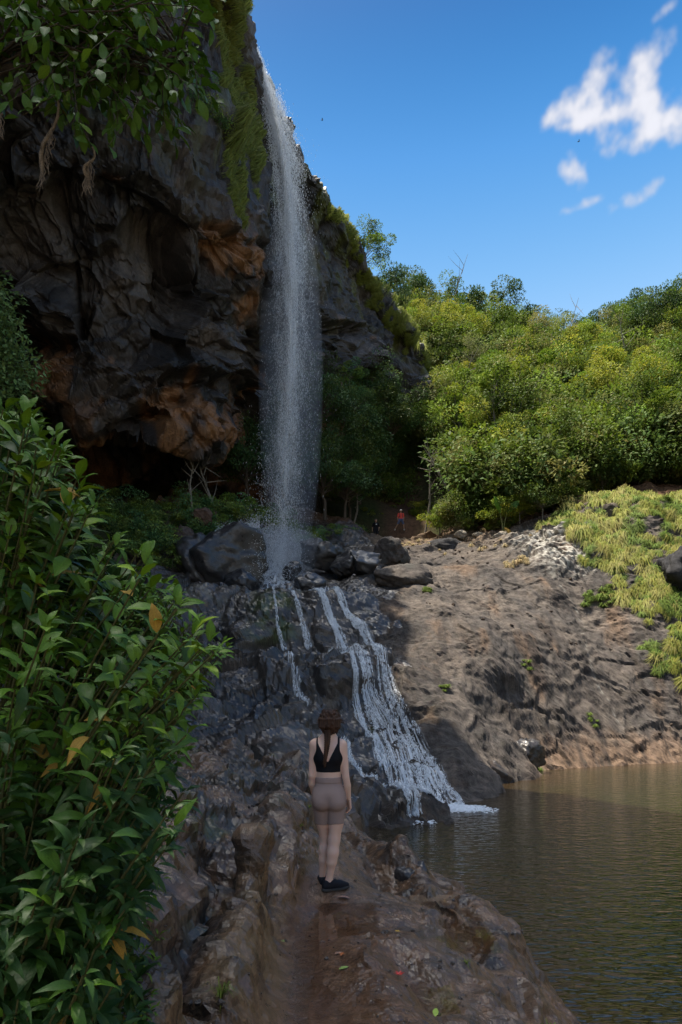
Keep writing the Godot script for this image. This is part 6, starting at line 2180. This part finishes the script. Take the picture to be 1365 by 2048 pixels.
# ---------------------------------------------------------------- small things
func build_small_things() -> void:
	# traveller's-palm like plant by the slab top: a stalk with two upright paddles and a dry flower head
	var w := spot(1005, 1060, 47.0)
	var p := base("broad_leaved_plant", Vector3(w.x, surface(w.x, w.z).y, w.z))
	tag(p, "plant with two big upright paddle leaves on bare stalks above the slab", "plant")
	var stem := begin()
	tube(stem, [Vector3(0.1, 0, 0), Vector3(0.0, 0.7, 0), Vector3(-0.15, 1.5, 0)], [0.05, 0.04, 0.025], 6, Color(0.2, 0.22, 0.08))
	tube(stem, [Vector3(0.1, 0, 0), Vector3(0.15, 0.8, 0), Vector3(0.3, 1.5, 0.05)], [0.05, 0.035, 0.02], 6, Color(0.2, 0.22, 0.08))
	part("stalk", stem.commit(), mats.bark, p)
	var paddle := big_leaf(0.42, 0.15, 0.2, 0.2, 0.5, 0.0)
	part("leaf", paddle, mats.leaf_fresh, p, Transform3D(facing(Vector3(-0.35, 1, 0.1), Vector3(0.2, 0.2, 1), 1.35), Vector3(-0.15, 1.45, 0)))
	part("leaf", paddle, mats.leaf_green, p, Transform3D(facing(Vector3(0.75, 0.8, 0.1), Vector3(-0.2, 0.3, 1), 1.3), Vector3(0.3, 1.45, 0.05)))
	part("leaf", paddle, mats.leaf_dead, p, Transform3D(facing(Vector3(0.5, -0.8, 0.3), Vector3(0, 0.3, 1), 0.9), Vector3(0.12, 0.5, 0.05)))
	# fallen leaves and a red flower on the mud
	var flat := big_leaf(0.45, 0.1, 0.15, 0.2, 0.45, 0.0)
	for s in [[700, 1787, 6.1, 0.12, Color(0.4, 0.2, 0.14), "reddish dry leaf on the mud right of her shoe"], [668, 1910, 4.75, 0.07, Color(0.3, 0.16, 0.1), "brown fallen leaf on the mud bank left of the orange one"], [686, 1911, 4.72, 0.07, Color(0.5, 0.14, 0.03), "orange fallen leaf on the mud bank"], [678, 1942, 4.45, 0.075, Color(0.2, 0.3, 0.06), "green fallen leaf on the mud bank"], [790, 1856, 5.3, 0.07, Color(0.55, 0.34, 0.06), "yellow fallen leaf at the edge of the brown hollow"], [870, 2041, 3.95, 0.08, Color(0.3, 0.42, 0.05), "yellow green leaf at the bottom edge of the picture"], [566, 1868, 5.0, 0.06, Color(0.16, 0.22, 0.06), "small green leaf lying in the puddle by the long rib"]]:
		var q := spot(s[0], s[1], s[2])
		var at := surface(q.x, q.z) + Vector3(0, 0.012, 0)
		var m := plain_mat("fallen_" + s[5].left(12), s[4], 0.6)
		var o := part("fallen_leaf", flat, m, self, Transform3D(facing(Vector3(rng.randf_range(-1, 1), 0.05, rng.randf_range(-1, 1)), Vector3.UP, s[3]), at))
		tag(o, s[5], "leaf")
	var fq := spot(798, 1975, 4.35)
	var fl := base("red_flower", surface(fq.x, fq.z) + Vector3(0, 0.02, 0))
	tag(fl, "red fallen flower in the small hollow of the mud bank", "flower")
	var red := plain_mat("petal_red", Color(0.5, 0.03, 0.02), 0.5)
	for k in 6:
		var a := TAU * k / 6.0
		part("petal", flat, red, fl, Transform3D(facing(Vector3(cos(a), 0.5, sin(a)), Vector3(-cos(a) * 0.5, 1, -sin(a) * 0.5), 0.042), Vector3.ZERO))
	var grit := []
	var stone := boulder_mesh(77, Vector3.ONE, 7, Color(0.12, 0.085, 0.062), Color(0.07, 0.06, 0.055))
	for k in 520:
		var x := rng.randf_range(-1.7, 1.6)
		var z := -rng.randf_range(2.8, 10.5)
		var at := surface(x, z)
		if at.y < 0.15: continue
		var size := 0.012 + 0.035 * pow(rng.randf(), 3.0)
		grit.append(Transform3D(Basis.from_euler(Vector3(rng.randf() * TAU, rng.randf() * TAU, 0)) * Basis.from_scale(Vector3(1, 0.7, 0.85) * size), at + Vector3(0, size * 0.15, 0)))
	scatter("grit", stone, mats.near_rock, grit, "small loose stones and grit on the near rock", "grit")
	var rubble := []
	for k in 420:
		var d := rng.randf_range(31.0, 52.0)
		var x := rng.randf_range(4.0, d * 0.5)
		var at := surface(x, -d)
		if at.y < 0.4 or (at.y < 11.5 and rng.randf() < 0.6): continue
		var size := 0.06 + 0.22 * pow(rng.randf(), 3.0)
		rubble.append(Transform3D(Basis.from_euler(Vector3(rng.randf() * TAU, rng.randf() * TAU, 0)) * Basis.from_scale(Vector3(1, 0.7, 0.85) * size), at + Vector3(0, size * 0.15, 0)))
	scatter("rubble", stone, mats.dry_rock, rubble, "small loose stones lying on the sunlit slab", "rubble")
	# thin grass blades at the bottom edge
	var tuft := tussock(26, 0.16, 0.7, Color(0.16, 0.22, 0.04), 0.003)
	for s in [[440, 2040, 3.3, "thin grass blades on the near rock at the bottom edge"], [1100, 2030, 4.6, "green grass tuft at the water's edge in the bottom right"], [925, 1958, 4.9, "small green weed on the right hand rocks"], [610, 1700, 7.4, "small green weed in the cleft left of her leg"], [598, 1748, 6.9, "tiny green weed at the foot of the cleft"]]:
		var q := spot(s[0], s[1], s[2])
		var o := part("grass_tuft", tuft, mats.forest_leaf, self, Transform3D(Basis.from_scale(Vector3.ONE * (1.0 if s[0] < 500 or s[0] > 1000 else 0.5)), surface(q.x, q.z)))
		tag(o, s[3], "grass")
	# pale dead branches in front of the thicket at the foot of the hill, and creeper stems by the cave
	for s in [[850, 960, 54, 2.6, 0.1, "pale bare branch standing at the turn of the earth path"], [930, 950, 53, 2.4, -0.5, "tangle of pale bare branches in the thicket above the slab"], [1055, 840, 66, 4.5, 0.1, "tall pale bare trunk in the middle of the hillside"], [1110, 735, 80, 8.0, 0.25, "silver grey bare branches high on the hillside"], [1275, 760, 70, 6.5, -0.2, "bare grey branches among the trees at the right edge of the hillside"], [900, 830, 66, 6.0, 0.2, "pale bare branches low on the hillside right of the cliff nose"], [1010, 900, 58, 5.0, -0.15, "pale bare stems above the broad leaved plant"], [1130, 930, 55, 4.5, 0.25, "pale bare stems above the lichen covered rock"], [880, 640, 96, 9.0, 0.3, "grey bare branch below the ridge near the cliff"], [375, 1010, 41, 2.6, 0.1, "thin bare stem standing in front of the cave"], [445, 1000, 42.5, 3.6, -0.25, "leaning bare stems between the cave and the fall"], [705, 1020, 56.0, 2.4, 0.2, "slender grey stem among the shaded trees"]]:
		var q := spot(s[0], s[1], s[2])
		var o := base("bare_branch", Vector3(q.x, smooth_height(q.x, q.z), q.z))
		tag(o, s[5], "branch")
		var st := begin()
		var h: float = s[3] + q.y - o.position.y
		var top := Vector3(s[4] * h, h, 0.3)
		tube(st, [Vector3(0, -0.2, 0), top * 0.35 + Vector3(0.15, 0, 0), top * 0.7 + Vector3(-0.12, 0, 0), top], [0.09, 0.075, 0.05, 0.015], 6, BARK_PALE)
		for k in 9:
			var f := rng.randf_range(0.4, 0.95)
			var a := top * f
			var d := (ball() + Vector3(0, 0.5, 0.2)).normalized() * h * 0.22
			tube(st, [a, a + d * 0.5 + ball() * 0.08, a + d], [0.035, 0.024, 0.006], 5, BARK_PALE)
		part("wood", st.commit(), mats.bark, o)
	# two birds far up
	for s in [[645, 240, 90.0, "small dark bird in the sky right of the waterfall"], [1158, 283, 90.0, "small dark bird in the sky below the cloud"]]:
		var b := base("bird", spot(s[0], s[1], s[2]))
		tag(b, s[3], "bird")
		var feather := plain_mat("bird_feather", Color(0.02, 0.02, 0.022), 0.8)
		part("body", net([[Vector3(-0.12, 0, 0), Vector3(0.05, 0.01, 0), 0.03, 0.045, 1.0, 0.03], [Vector3(0.05, 0.01, 0), Vector3(0.11, 0.03, 0), 0.04, 0.028, 1.0, 0.03], [Vector3(0.12, 0.03, 0), Vector3(0.155, 0.025, 0), 0.01, 0.004, 1.0, 0.01], [Vector3(-0.12, 0, 0), Vector3(-0.22, 0.0, 0), 0.025, 0.012, 1.0, 0.02]], 0.012, null), feather, b)
		for z in [-1, 1]:
			part("wing", big_leaf(0.4, 0.3, 0.1, 0.0, 0.4, 0.0), feather, b, Transform3D(facing(Vector3(-0.25, 0.45, z), Vector3(0, 1, 0), 0.3), Vector3(0.03, 0.02, z * 0.02)))
